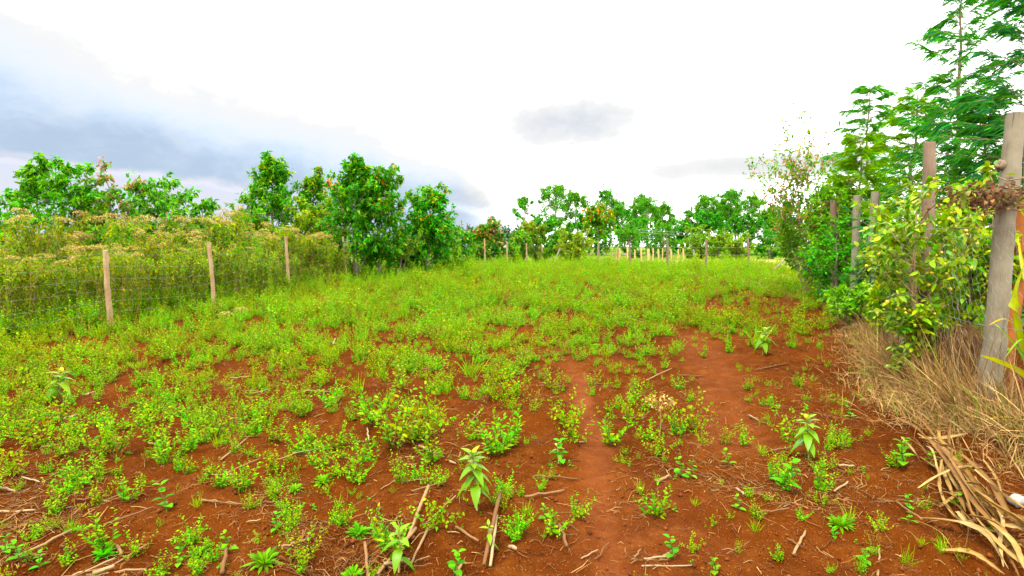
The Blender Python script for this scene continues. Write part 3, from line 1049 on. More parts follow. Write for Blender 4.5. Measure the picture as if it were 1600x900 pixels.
# young eucalyptus along the left fence
put_tree('young_eucalyptus', 'tall young eucalyptus with rusty new leaves, biggest crown of the left fence', 'tree', 428, 252, 20.0, 150, 311, n1=60, n2=11, n3=13, tip=ORANGE, tipn=.13, r0=.05,
         prof=lambda t: np.clip(1.15 - t, .12, .95), **EU)
put_tree('young_eucalyptus', 'slim young eucalyptus with a narrow tip between two bushier trees', 'tree', 492, 270, 20.5, 115, 312, n1=40, n2=9, n3=12, tip=ORANGE, tipn=.3, r0=.04,
         prof=lambda t: np.clip(1.1 - t, .15, .8), **EU)
put_tree('young_eucalyptus', 'pale thin eucalyptus with reddish leaves behind the bushy left fence trees', 'tree', 525, 296, 22.0, 90, 313, n1=34, n2=8, n3=10, tip=(.36, .15, .07), tipn=.7, r0=.03, **EU)
put_tree('young_eucalyptus', 'dense young eucalyptus with a leafy sprig on top, growing at the fence post', 'tree', 556, 262, 18.6, 110, 314, n1=50, n2=10, n3=12, r0=.045,
         prof=lambda t: np.where(t > .8, .3, np.clip(1.15 - t * .6, .1, 1)), clear=.05, **{**EU, 'lw': .04, 'cols': ((.02, .155, .012), (.035, .20, .014), (.11, .25, .006)), 'pr': (3, 3, 2)})
put_tree('young_eucalyptus', 'dense dark green young eucalyptus with orange leaves at its top', 'tree', 592, 288, 19.2, 125, 315, n1=54, n2=11, n3=13, tip=ORANGE, tipn=.16, r0=.045, clear=.04,
         prof=lambda t: np.clip(1.25 - t * .75, .1, 1), **{**EU, 'lw': .04, 'cols': ((.02, .155, .012), (.035, .20, .014), (.11, .25, .006)), 'pr': (3, 3, 2)})
put_tree('young_eucalyptus', 'rounded young eucalyptus tipped with orange leaves, last big tree before the gap', 'tree', 664, 310, 21.0, 110, 316, n1=46, n2=11, n3=13, tip=ORANGE, tipn=.22, r0=.045, clear=.05, stems=2,
         prof=lambda t: np.clip(1.2 - t * .65, .1, 1), **{**EU, 'lw': .04, 'cols': ((.02, .155, .012), (.035, .20, .014), (.10, .24, .006)), 'pr': (3, 3, 2)})
put_tree('low_shrub', 'low yellow green shrub at the foot of the rounded eucalyptus', 'shrub', 622, 372, 19.5, 80, 317, n1=18, n2=8, n3=12, clear=.02, stems=3, ll=.1, lw=.025,
         cols=((.11, .19, .015), (.06, .14, .015)), pr=(2, 1))
# middle distance shrubs beyond the back fence
SH = dict(ll=.22, lw=.06, stems=3, clear=.0, n1=26, n2=8, n3=10, kind='lo', upang=(-.1, .9))
put_tree('shrub', 'dark green shrub behind the fence at the edge of the gap', 'shrub', 722, 362, 33, 46, 321, cols=(G_DEEP, G_MID), pr=(2, 2), tip=ORANGE, tipn=.4, **SH)
put_tree('shrub', 'rust-brown topped shrub behind the two posts in the gap', 'shrub', 752, 356, 35, 32, 322, cols=(G_MID, (.2, .12, .03)), pr=(4, 1), tip=(.26, .12, .04), tipn=.4, **SH)
put_tree('shrub', 'shrub with a withered brown tip rising in the gap left of the grove', 'shrub', 774, 346, 36, 34, 323, cols=(G_MID, G_DEEP), pr=(2, 1), tip=(.24, .13, .07), tipn=.5, **SH)
put_tree('shrub', 'low green shrub just left of the tall grove', 'shrub', 806, 366, 36, 40, 324, cols=(G_MID, (.10, .17, .02)), pr=(1, 1), **SH)
put_tree('shrub', 'yellow green shrub in front of the first grove tree', 'shrub', 838, 350, 38, 50, 325, cols=((.13, .19, .02), G_MID), pr=(2, 1), tip=ORANGE, tipn=.16, **SH)
put_tree('shrub', 'dark green shrub in front of the grove above the leaning pole', 'shrub', 874, 354, 37, 50, 326, cols=(G_DEEP, G_MID), pr=(2, 2), **SH)
put_tree('shrub', 'yellow green shrub between the leaning pole and the orange-topped tree', 'shrub', 900, 372, 33, 56, 327, cols=((.15, .2, .02), (.1, .18, .02)), pr=(2, 1), **SH)
put_tree('orange_topped_tree', 'small dense tree with a bright orange top in front of the grove', 'tree', 934, 328, 42, 76, 328, n1=26, n2=9, n3=12, ll=.26, lw=.075, clear=.05,
         cols=(G_MID, G_DEEP, (.10, .17, .02)), pr=(3, 2, 2), tip=(.34, .17, .010), tipn=.4, prof=lambda t: np.clip(1.3 - t, .12, 1), kind='lo')
put_tree('shrub', 'bushy green shrub behind the fresh cut poles', 'shrub', 985, 350, 52, 60, 329, cols=(G_MID, (.07, .16, .02)), pr=(2, 1), **SH)
put_tree('shrub', 'rounded green shrub below the gap between the groves', 'shrub', 1030, 352, 52, 56, 330, cols=(G_MID, G_DEEP), pr=(2, 1), **SH)
put_tree('shrub', 'yellow green shrub left of the second grove', 'shrub', 1088, 360, 46, 50, 331, cols=((.11, .19, .02), G_MID), pr=(2, 1), **SH)
put_tree('shrub', 'light green shrub under the second grove beside a grey fence post', 'shrub', 1125, 366, 44, 46, 332, cols=((.12, .2, .02), G_MID), pr=(2, 1), **SH)
put_tree('shrub', 'light green shrub over the dry grass strip', 'shrub', 1150, 372, 40, 40, 333, cols=((.14, .2, .02), G_MID), pr=(2, 1), **SH)
put_tree('shrub', 'dark green shrub at the end of the dry grass strip', 'shrub', 1205, 368, 46, 60, 334, cols=(G_DEEP, G_MID), pr=(2, 1), **SH)


def gen_grove_tree(rng, H, W, clumps=16, per=150, ls=.26, cols=((.05, .20, .016), (.03, .15, .016), (.11, .25, .010)), sparse=.0, lo=.35, bark=(.42, .37, .29)):
    wd = MB(); lf = MB()
    t = np.linspace(0, 1, 8)
    tr = np.stack([rng.normal(0, .12, 8) * t + rng.normal(0, .6) * t, rng.normal(0, .12, 8) * t, H * .93 * t - .1], 1)[None]
    tubes(wd, tr, (.15 * (1.05 - t) + .02)[None], bark, 7)
    s = np.linspace(lo, 1, clumps) + rng.uniform(-.03, .03, clumps); s = np.clip(s, 0, 1)
    q, _ = along(np.repeat(tr, clumps, 0), np.maximum(0, s - .1))
    a = np.arange(clumps) * 2.4 + rng.uniform(-.6, .6, clumps)
    L = W * .5 * np.clip(np.sin(np.pi * np.clip((s - lo) / (1 - lo) * .82 + .16, 0, 1)), .12, 1) * rng.uniform(.55, 1.1, clumps)
    D = np.stack([np.cos(a) * .85, np.sin(a) * .85, np.full(clumps, .62)], 1)
    b1 = curve_paths(q, unit(D), L, 5, np.stack([0 * s, 0 * s, rng.uniform(0, .3, clumps)], 1), rng, .03)
    tubes(wd, b1, np.outer(np.full(clumps, .05), [1, .8, .6, .4, .2]), bark, 4)
    i = np.repeat(np.arange(clumps), per)
    R = W * .095 * rng.uniform(.6, 1.5, clumps)
    n = len(i)
    # each clump is a few leafy pads
    pads = rng.normal(0, .75, (clumps, 5, 3)) * np.array([.8, .8, 1.0])
    pi_ = rng.integers(0, 5, n)
    off = pads[i, pi_] + rdir(rng, n) * (rng.random((n, 1)) ** .45) * .72 * np.array([1, 1, 1.1])
    P = b1[i, -1] + off * R[i][:, None]
    D3 = unit(rdir(rng, n) + np.array([0, 0, -.5]))
    c = vary(rng, pick(rng, cols, (3, 2, 2), n), n, .22, .07)
    sz = rng.uniform(.6, 1.25, n)
    leaves(lf, P, D3, ls * sz, ls * .30 * sz, c, 'lo', .15, .2, rng)
    return wd, lf


GROVE = [
    (828, 302, 66, 46, 'sparse eucalyptus at the left end of the far grove'),
    (866, 284, 68, 64, 'tallest eucalyptus of the left half of the far grove, with open crown'),
    (905, 296, 70, 52, 'eucalyptus with a rounded crown right of the tallest grove tree'),
    (946, 290, 72, 50, 'dense pointed eucalyptus behind the orange-topped tree'),
    (978, 314, 70, 42, 'shorter eucalyptus right of the dense pointed one in the far grove'),
    (996, 300, 74, 40, 'slender eucalyptus with a small high crown near the middle of the grove'),
    (1012, 306, 70, 50, 'bushy eucalyptus above the row of fresh cut poles'),
    (1036, 316, 72, 40, 'eucalyptus with loose drooping crown at the right end of the first grove'),
    (1084, 324, 74, 34, 'thin sparse eucalyptus at the left end of the second grove'),
    (1110, 302, 70, 50, 'eucalyptus with a wide loose crown in the second grove'),
    (1142, 290, 70, 50, 'tallest eucalyptus of the second grove'),
    (1168, 300, 72, 48, 'dense eucalyptus beside the tallest of the second grove'),
    (1128, 318, 76, 60, 'dark eucalyptus low in the middle of the second grove'),
    (1204, 326, 68, 48, 'eucalyptus at the right end of the second grove, close to the brown-flowered shrub'),
]
for k, (px, top, d, wp, lb) in enumerate(GROVE):
    x = V(px, 400, d)[0]; z0 = float(terr(x, d))
    H = V(px, top - 9, d)[2] - z0
    Wm = wp / FPX * d
    wd, lf = gen_grove_tree(np.random.default_rng(400 + k), H, Wm, clumps=42 if 'sparse' not in lb else 20, per=280, ls=.165, lo=.3 if 'dense' in lb or 'bushy' in lb else .42)
    t = thing('eucalyptus', lb, 'tree', (x, d, z0), 0, 'far eucalyptus groves')
    wd.build('trunk', M_BARK, t); lf.build('crown', M_LEAF, t)
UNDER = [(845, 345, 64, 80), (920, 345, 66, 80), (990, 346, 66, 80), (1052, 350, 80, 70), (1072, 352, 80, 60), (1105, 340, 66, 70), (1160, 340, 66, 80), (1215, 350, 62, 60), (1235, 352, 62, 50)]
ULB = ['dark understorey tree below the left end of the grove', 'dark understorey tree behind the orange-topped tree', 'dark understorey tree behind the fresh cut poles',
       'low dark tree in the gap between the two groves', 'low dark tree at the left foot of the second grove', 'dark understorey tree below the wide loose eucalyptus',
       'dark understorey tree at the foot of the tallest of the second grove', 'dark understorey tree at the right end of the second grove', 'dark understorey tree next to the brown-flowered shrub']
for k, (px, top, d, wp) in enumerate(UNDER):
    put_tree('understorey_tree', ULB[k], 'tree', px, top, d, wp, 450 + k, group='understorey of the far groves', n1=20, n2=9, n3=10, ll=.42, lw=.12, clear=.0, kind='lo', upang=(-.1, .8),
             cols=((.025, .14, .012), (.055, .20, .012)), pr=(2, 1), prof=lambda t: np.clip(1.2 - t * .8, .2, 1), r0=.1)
# very far line of trees on the horizon in the gap
for k, (px, top, d, wp) in enumerate([(640, 372, 210, 60), (700, 372, 220, 60), (742, 371, 230, 44), (772, 374, 230, 40), (800, 370, 220, 50)]):
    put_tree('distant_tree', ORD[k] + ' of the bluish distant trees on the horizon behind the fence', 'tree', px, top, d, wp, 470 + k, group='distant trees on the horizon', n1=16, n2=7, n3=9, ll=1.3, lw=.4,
             clear=.02, kind='lo', cols=((.05, .09, .06), (.06, .10, .07)), pr=(1, 1), prof=lambda t: np.clip(1.3 - t * .8, .2, 1), r0=.3)  # bluish leaf colour stands in for distance haze

# ---- tall flowering bushes behind the left fence
def gen_flower_bush(rng, H=1.95, W=1.1, stems=14):
    st = MB(); lf = MB()
    a = rng.uniform(0, 6.28, stems); r = W * .18 * np.sqrt(rng.random(stems))
    P0 = np.stack([np.cos(a) * r, np.sin(a) * r, np.full(stems, -.05)], 1)
    tl = rng.uniform(.03, .27, stems)
    D = np.stack([np.cos(a) * np.sin(tl), np.sin(a) * np.sin(tl), np.cos(tl)], 1)
    L = H * rng.uniform(.72, 1.02, stems)
    P = curve_paths(P0, D, L, 6, np.stack([rng.normal(0, .06, stems), rng.normal(0, .06, stems), np.zeros(stems)], 1), rng, .008)
    tubes(st, P, np.outer(rng.uniform(.006, .011, stems), [1, .9, .8, .65, .5, .35]), vary(rng, (.22, .13, .045), stems, .2, .05), 4)
    # side branches near the top
    nb = stems * 4
    i = np.repeat(np.arange(stems), 4); s = rng.uniform(.5, .9, nb)
    q, T = along(P[i], s)
    Db = unit(T + rdir(rng, nb) * .7 + np.array([0, 0, .3])); Lb = (1.02 - s) * L[i] * rng.uniform(.7, 1.1, nb)
    B = curve_paths(q, Db, Lb, 4, np.tile([0, 0, .12], (nb, 1)), rng, .02)
    tubes(st, B, np.outer(np.full(nb, .004), [1, .8, .6, .4]), vary(rng, (.26, .19, .08), nb, .2, .05), 3)
    cols = ((.20, .26, .003), (.10, .23, .003), (.26, .24, .004), (.06, .19, .004)); pr = (4, 3, 1.5, 2.5)
    for Q, per, smin in ((P, 46, .12), (B, 14, .05)):
        m = len(Q); n = m * per
        j = np.repeat(np.arange(m), per); s = rng.uniform(smin, .98, n)
        p, T = along(Q[j], s)
        d = unit(rdir(rng, n) + T * .35 + np.array([0, 0, -.15]))
        sz = rng.uniform(.55, 1.2, n)
        leaves(lf, p + rdir(rng, n) * .02, d, .11 * sz, .021 * sz, vary(rng, pick(rng, cols, pr, n), n, .2, .08), 'lo', .35, .25, rng)
    tips = np.concatenate([P[:, -1], B[:, -1]])
    return st, lf, tips


def gen_flower_head(rng, R=.10):
    m = MB()
    n = 90
    a = rng.uniform(0, 6.28, n); r = R * np.sqrt(rng.random(n))
    P = np.stack([np.cos(a) * r, np.sin(a) * r, .02 - .35 * r * r / R + rng.normal(0, .010, n)], 1)
    c = vary(rng, pick(rng, ((.40, .30, .09), (.48, .38, .17), (.32, .20, .05), (.27, .29, .03)), (4, 3, 2, 1), n), n, .15, .04)
    leaves(m, P, rdir(rng, n) + np.array([0, 0, .5]), rng.uniform(.018, .034, n), rng.uniform(.006, .010, n), c, 'lo', 0, .3, rng)
    k = 8
    aa = np.arange(k) * 2.4; rr = R * rng.uniform(.3, .9, k)
    E = np.stack([np.cos(aa) * rr, np.sin(aa) * rr, np.zeros(k)], 1)
    tubes(m, np.stack([np.tile([0, 0, -.10], (k, 1)), np.stack([E[:, 0] * .5, E[:, 1] * .5, np.full(k, -.04)], 1), E], 1), np.full((k, 3), .0022), (.25, .2, .07), 3)
    return m


heads = [gen_flower_head(np.random.default_rng(500 + i), (.115 + .018 * i)).mesh('flower_head', M_FLOWER) for i in range(4)]
bush_protos = []
for k in range(5):
    rng = np.random.default_rng(520 + k)
    st, lf, tips = gen_flower_bush(rng, 1.95, 1.1, 13)
    sel = tips[np.argsort(-tips[:, 2])][:14]
    bush_protos.append((st.mesh('stems', M_STEM), lf.mesh('foliage', M_WEED), sel))


def put_bush(x, y, sc, rz, k, heads_n, rng, label, group):
    st, lf, tips = bush_protos[k]
    t = thing('flowering_bush', label, 'bush', (x, y, float(terr(x, y))), rz, group)
    t.scale = (sc, sc, sc * rng.uniform(.92, 1.08))
    mesh_obj('stems', st, t); mesh_obj('foliage', lf, t)
    for j in rng.permutation(len(tips))[:heads_n]:
        mesh_obj('flower_head', heads[rng.integers(0, 4)], t, tips[j], (rng.normal(0, .25), rng.normal(0, .25), rng.uniform(0, 6.28)), float(rng.uniform(.8, 1.25)))
    return t


rng = np.random.default_rng(600)
# rows behind the fence line; (photo column, depth, photo row of the top)
BUSH = []
for px, d, top in [(-70, 8.8, 372), (-20, 9.6, 366), (14, 10.4, 380), (58, 10.6, 356), (88, 11.6, 362), (128, 11.0, 384), (150, 12.2, 372), (190, 12.0, 352), (222, 12.8, 345),
                   (250, 12.6, 362), (278, 13.4, 348), (300, 13.2, 352), (330, 13.8, 356), (352, 14.6, 352), (376, 14.6, 352), (392, 15.8, 356), (414, 15.2, 360), (440, 16.2, 354), (458, 16.4, 362),
                   (478, 17.2, 362), (500, 17.0, 372), (516, 18.2, 366), (530, 17.6, 384), (-50, 11.5, 372), (36, 12.4, 362), (110, 13.2, 350), (170, 14.0, 346), (236, 15.0, 346), (318, 15.8, 350), (404, 17.5, 352), (470, 18.8, 356),
                   (-20, 8.2, 396), (28, 8.7, 405), (66, 9.1, 412), (112, 9.5, 408), (150, 9.7, 400), (196, 10.1, 402), (240, 10.7, 398), (285, 11.3, 395), (312, 11.7, 400), (372, 13.0, 394), (410, 14.0, 392), (-30, 8.4, 400), (40, 9.4, 400), (80, 9.8, 396), (140, 10.4, 392), (180, 11.2, 385), (236, 11.6, 380), (300, 12.4, 385), (365, 13.4, 380), (450, 15.4, 385), (510, 17.0, 390), (20, 11.8, 352), (150, 13.0, 348), (290, 14.6, 345), (350, 15.6, 346), (105, 10.2, 420), (205, 11.0, 400), (268, 11.9, 396), (345, 12.8, 402), (395, 13.8, 400), (425, 14.6, 404), (490, 16.4, 404)]:
    BUSH.append((px, d, top))
blab = []
for j, (px, d, top) in enumerate(BUSH):
    v = V(px, top, d)
    h = (v[2] - float(terr(v[0], d))) * rng.uniform(.85, 1.24)
    k = int(rng.integers(0, 5))
    bo = put_bush(v[0], d, h / 1.95, rng.uniform(0, 6.28), k, int(rng.integers(5, 10)) if h > 1.4 else 2, rng,
             'tall yellow green bush with flat beige flower heads behind the left wire fence', 'flowering bushes behind the left fence')
    blab.append((bo, 'beige-flowered bushes', 'beige-flowered bush',
                 'left of the first visible fence post' if px < 165 else ('between first and second fence post' if px < 328 else ('between second and third fence post' if px < 447 else 'right of the third fence post')), px))
label_by_place(blab)

# a few beige flower clusters have dropped or grown low in the field
rs2 = np.random.default_rng(5)
for (px, py) in ((352, 512), (376, 505), (1068, 465), (1030, 690)):
    g = G(px, py)
    t = thing('low_flower_stalk', {352: 'low beige flower cluster in the grass, left of a pair', 376: 'low beige flower cluster in the grass, right of a pair', 1068: 'pale dry flower head standing in the weeds near the back of the field',
              1030: 'thin dry flower stalk beside the footpath'}[px], 'flower', g)
    m = MB(); tubes(m, np.array([[[0, 0, -.02], [.01, 0, .12], [.0, .01, .24]]]), np.array([[.003, .0025, .002]]), (.22, .2, .06), 4)
    m.build('stem', M_STEM, t); mesh_obj('flower_head', heads[1], t, (0, .01, .25), None, .9)

# ================================================================== fences
def gen_post(rng, H, r, bend=.02, sides=12, rings=14, taper=.9, lump=.08, square=0.0, sink=.25):
    m = MB()
    t = np.linspace(0, 1, rings)
    z = -sink + (H + sink) * t
    bx = bend * np.sin(t * 3.0 + rng.uniform(0, 2)) + rng.normal(0, bend * .12, rings)
    by = bend * np.cos(t * 2.6 + rng.uniform(0, 2)) + rng.normal(0, bend * .12, rings)
    th = np.arange(sides) * 2 * math.pi / sides
    ph = rng.uniform(0, 6.28, 3)
    R = r * (1 - (1 - taper) * t)[:, None] * (1 + lump * .6 * np.sin(2 * th + ph[0] + t[:, None] * 2) + lump * .4 * np.sin(3 * th + ph[1] - t[:, None] * 3) + lump * .4 * rng.normal(size=(rings, sides)) * .5)
    v = np.stack([bx[:, None] + R * np.cos(th), by[:, None] + R * np.sin(th), np.repeat(z[:, None], sides, 1)], -1)
    v[-1, :, 2] += .12 * r * np.cos(th + ph[2]) + rng.normal(0, .03 * r, sides)
    idx = np.arange(rings * sides).reshape(rings, sides)
    a = idx[:-1]; b = idx[1:]
    q = np.stack([a, np.roll(a, -1, 1), np.roll(b, -1, 1), b], -1).reshape(-1, 4)
    m.add(v.reshape(-1, 3), (.3, .25, .2), q, smooth=True)
    topv = np.concatenate([v[-1] + [0, 0, .0005], v[-1].mean(0, keepdims=True)])
    return m, topv


def cap_mesh(topv):
    c = MB(); s = len(topv) - 1
    c.add(topv, (.4, .3, .2), None, [[i, (i + 1) % s, s] for i in range(s)])
    return c


def put_post(parent, name, base, H, r, seed, mat, lean=(0, 0), label=None, capmat=M_END, **kw):
    m, tv = gen_post(np.random.default_rng(seed), H, r, **kw)
    o = m.build(name, mat, parent)
    o.location = base; o.rotation_euler = (lean[0], lean[1], 0)
    if label: o['label'] = label
    c = cap_mesh(tv).build('sawn_top', capmat, o)
    return o


# ---- left fence: pale poles with wire strands
lf_fence = thing('wire_fence', 'left fence of thin pale poles with wire strands running to the back', 'fence', (0, 0, 0))
LP = []
for k, (px, d, top, r) in enumerate([(20, 7.0, 400, .045), (165, 9.2, 391, .05), (328, 11.4, 378, .048), (447, 14.8, 370, .05), (539, 18.2, 370, .045), (610, 22.0, 370, .045), (668, 26.0, 369, .045), (714, 30, 368, .055),
                                     (757, 31.5, 373, .055), (792, 33, 377, .055), (822, 35, 380, .055), (848, 37, 382, .055)]):
    if px == 20: px = -90; d = 7.0
    v = V(px, top, d)
    z0 = float(hfull(v[0], d))
    LP.append((v[0], d, z0, v[2] - z0))
    if k == 0: continue
    put_post(lf_fence, 'fence_post', (v[0], d, z0), v[2] - z0, r * .86, 700 + k, M_POLE, (rng.normal(0, .025), rng.normal(0, .03)), bend=.022, taper=.86, lump=.09, sides=9, rings=12, capmat=M_FRESH)
LPa = np.array(LP)


def strand(parent, pts, hgt, r, seed, sag=.015):
    rg = np.random.default_rng(seed)
    P = []
    for (a, b) in zip(pts[:-1], pts[1:]):
        for u in np.linspace(0, 1, 6)[:-1]:
            p = a + (b - a) * u
            P.append([p[0], p[1] - .05, p[2] + hgt - sag * 4 * u * (1 - u) + rg.normal(0, .004)])
    b = pts[-1]; P.append([b[0], b[1] - .05, b[2] + hgt])
    P = np.array(P)[None]
    m = MB(); tubes(m, P, np.full(P.shape[:2], r), (.4, .4, .4), 4)
    return m.build('wire', M_WIRE, parent)


for j, hh in enumerate((.22, .40, .58, .76, .96, 1.16)):
    strand(lf_fence, LPa[:, :3], hh, .0010, 740 + j)
# vertical stays of the woven wire
m = MB(); SP = []
for a, b in zip(LPa[:4], LPa[1:5]):
    n = int(np.hypot(*(b[:2] - a[:2])) / .32)
    for u in (np.arange(n) + .5) / n:
        p = a + (b - a) * u
        SP.append([[p[0], p[1] - .05, p[2] + .2], [p[0] + rng.normal(0, .01), p[1] - .05, p[2] + .58], [p[0], p[1] - .05, p[2] + .96]])
tubes(m, np.array(SP), np.full((len(SP), 3), .0008), (.4, .4, .4), 3)
o = m.build('wire_stays', M_WIRE, lf_fence); o['kind'] = 'stuff'

# ---- back fence
bk = thing('wire_fence', 'sparse grey fence of thin posts crossing the back of the field', 'fence', (0, 0, 0))
BP = []
for k, (px, d, top, base) in enumerate([(935, 29, 378, 415), (985, 27, 377, 420), (1043, 25.5, 373, 422), (1104, 26.5, 374, 418), (1172, 26, 370, 418)]):
    v = V(px, top, d); z0 = float(hfull(v[0], d))
    BP.append((v[0], d, z0))
    put_post(bk, 'fence_post', (v[0], d, z0), v[2] - z0, .055 if k else .06, 760 + k, M_POST2 if k else M_POST, (rng.normal(0, .02), rng.normal(0, .03)), bend=.02, sides=8, rings=8)
for j, hh in enumerate((.7, 1.05)):
    strand(bk, np.array(BP), hh, .004, 770 + j, .04)
# wires strung high across the back
ow = thing('overhead_wire', 'thin dark overhead wires in front of the second grove', 'wire', (0, 0, 0))
for j, py in enumerate((360, 364)):
    a = V(1000, py - 1, 48); b = V(1330, py + 6, 44)
    u = np.linspace(0, 1, 9)[:, None]
    P = (a + (b - a) * u) - np.array([0, 0, .25]) * (4 * u * (1 - u))
    m = MB(); tubes(m, P[None], np.full((1, 9), .012), (.1, .1, .1), 4); m.build('wire', M_WIRE, ow)

# ---- leaning poles
def leaning_pole(p0, p1, r, seed, label, mat):
    v = Vector((p1 - p0).tolist()); L = v.length
    m, tv = gen_post(np.random.default_rng(seed), L, r, bend=.02, sides=8, rings=8, sink=.1)
    t = thing('leaning_pole', label, 'pole', p0)
    t.rotation_mode = 'QUATERNION'; t.rotation_quaternion = v.to_track_quat('Z', 'Y')
    m.build('shaft', mat, t); cap_mesh(tv).build('sawn_top', M_END, t)


p0 = V(864, 414, 30); p0[2] = float(terr(p0[0], 30)); leaning_pole(p0, V(875, 387, 30.3), .05, 780, 'grey leaning pole standing alone in the weeds before the grove', M_POST)
p0 = V(1208, 416, 24); p0[2] = float(terr(p0[0], 24)); leaning_pole(p0, V(1238, 392, 24.5), .05, 781, 'grey pole leaning steeply beside the dry grass strip', M_POST)

# ---- neighbour's fence of fresh cut poles
nf = thing('pole_fence', 'row of fresh cut yellow poles beyond the back fence', 'fence', (0, 0, 0))
for k, (px, d, top, r) in enumerate([(956, 44, 388, .05), (963, 42, 389, .05), (967, 42, 388, .13), (980, 40, 386, .06), (992, 47, 390, .06), (1002, 40, 387, .06), (1013, 43, 389, .12), (1020, 42, 388, .06), (1029, 44, 389, .07),
                                     (1035, 46, 388, .06), (1049, 45, 389, .06), (1060, 43, 390, .07), (1069, 42, 388, .06), (1077, 48, 390, .05)]):
    v = V(px, top, d); z0 = float(terr(v[0], d))
    put_post(nf, 'pole', (v[0], d, z0), v[2] - z0, r, 790 + k, M_FRESH, (rng.normal(0, .03), rng.normal(0, .03)), bend=.02, sides=7, rings=6, capmat=M_FRESH)

# ---- right fence: heavy grey posts with wire netting
rf = thing('netting_fence', 'right fence of heavy weathered posts with hexagonal wire netting', 'fence', (0, 0, 0))
RP = [(3.62, 2.9, None), (3.65, 4.34, 180), (3.93, 5.45, 222), (6.58, 10.5, 300), (6.66, 11.1, 305), (6.95, 12.3, 312), (7.62, 13.3, 318), (8.1, 14.4, 322), (8.5, 15.4, 326), (9.6, 18.0, 338)]
RR = [.1, .084, .052, .075, .075, .07, .08, .07, .08, .08]
RPa = []
for k, ((x, d, top), r) in enumerate(zip(RP, RR)):
    z0 = float(hfull(x, d)); RPa.append((x, d, z0))
    if top is None: continue
    px = proj(x, d, 1.35)[0]
    H = V(px, top, d)[2] - z0
    o = put_post(rf, 'fence_post', (x, d, z0), H, r, 820 + k, M_POST if k in (1, 3, 4) else M_POST2, ((.0, .055) if k == 1 else ((.0, .006) if k == 2 else (rng.normal(0, .012), rng.normal(0, .02)))),
                 label='thick pale post wrapped in withered vine' if k == 1 else ('split brown post rising out of the fruiting bush' if k == 2 else None),
                 bend=.028 if k == 1 else .02, sides=16 if k < 3 else 10, rings=24 if k < 3 else 12, taper=.74 if k == 1 else .93, lump=.09 if k != 2 else .16)
    if k == 1:      # knot on its left flank
        kn_ = MB(); a = np.linspace(0, 1, 5)
        Pk = np.array([[[-.08 - .055 * u, -.02, 1.98 - .04 * u + .03 * u * u] for u in a]])
        tubes(kn_, Pk, np.array([[.045, .038, .028, .018, .008]]), (.3, .2, .12), 8, cap=True)
        kn_.build('knot', M_POST2, o)
RPa = np.array(RPa)
# netting
cum = np.concatenate([[0], np.cumsum(np.hypot(*(RPa[1:4, :2] - RPa[:3, :2]).T))])
NH = 1.45
def net_pt(s, h):
    s = np.asarray(s, float)
    x = np.interp(s, cum, RPa[:4, 0]); y = np.interp(s, cum, RPa[:4, 1]); z = np.interp(s, cum, RPa[:4, 2])
    wob_ = .035 * (fbm(s * 1.4, h * 1.4, 61, 2) - .5)
    return np.stack([x - .09 + wob_, y - .05 + wob_, z + .03 + h + .02 * (vnoise(s * 2, h * 2, 62) - .5)], -1)
cw, chh = .075, .085
ns, nh = int(cum[-1] / cw), int(NH / chh)
E = []
for i in range(ns):
    for j in range(nh):
        s0 = (i + .5 * (j % 2)) * cw; h0 = j * chh
        E.append(((s0, h0), (s0, h0 + chh * .55)))
        E.append(((s0, h0 + chh * .55), (s0 + cw * .5, h0 + chh)))
        E.append(((s0, h0 + chh * .55), (s0 - cw * .5, h0 + chh)))
E = np.array(E)
E[..., 0] = np.clip(E[..., 0], 0, cum[-1])
PA = net_pt(E[:, 0, 0], E[:, 0, 1]); PB = net_pt(E[:, 1, 0], E[:, 1, 1])
m = MB(); tubes(m, np.stack([PA, PB], 1), np.full((len(E), 2), .0009), (.4, .4, .4), 3)
o = m.build('wire_netting', M_WIRE, rf); o['kind'] = 'stuff'
for hh in (NH + .03, .75):
    ss = np.linspace(0, cum[-1], 40)
    m = MB(); tubes(m, net_pt(ss, np.full(40, hh))[None], np.full((1, 40), .002), (.4, .4, .4), 4); m.build('wire', M_WIRE, rf)

# rusty leaning stake behind the big post
p0 = np.array([4.55, 4.9, 0.0]); p0[2] = float(hfull(4.55, 4.9))
leaning_pole(V(1560, 640, 5.2), V(1600, 305, 5.3), .085, 840, 'rust brown stake leaning behind the thick pale post', M_RUST)

# ---- withered vine round the thick post
vt = thing('withered_vine', 'clump of withered brown vine wrapped round the thick pale post', 'vine', (3.78, 4.30, 0))
rg = np.random.default_rng(851)
vc = V(1548, 306, 4.22) - np.array([3.78, 4.30, 0])
tl_ = []
for k in range(16):
    a = np.linspace(0, 1, 8); ph = rg.uniform(0, 6.28); tw_ = rg.uniform(2, 6)
    R_ = .13 + rg.uniform(0, .05)
    tl_.append(np.stack([R_ * np.cos(ph + tw_ * a) + rg.normal(0, .012, 8), R_ * np.sin(ph + tw_ * a) + rg.normal(0, .012, 8), 1.74 + rg.normal(0, .06) + rg.normal(0, .02, 8) - .05 * a], 1))
m = MB(); tubes(m, np.array(tl_), np.full((16, 8), .0045), vary(rg, (.16, .09, .05), 16), 4)
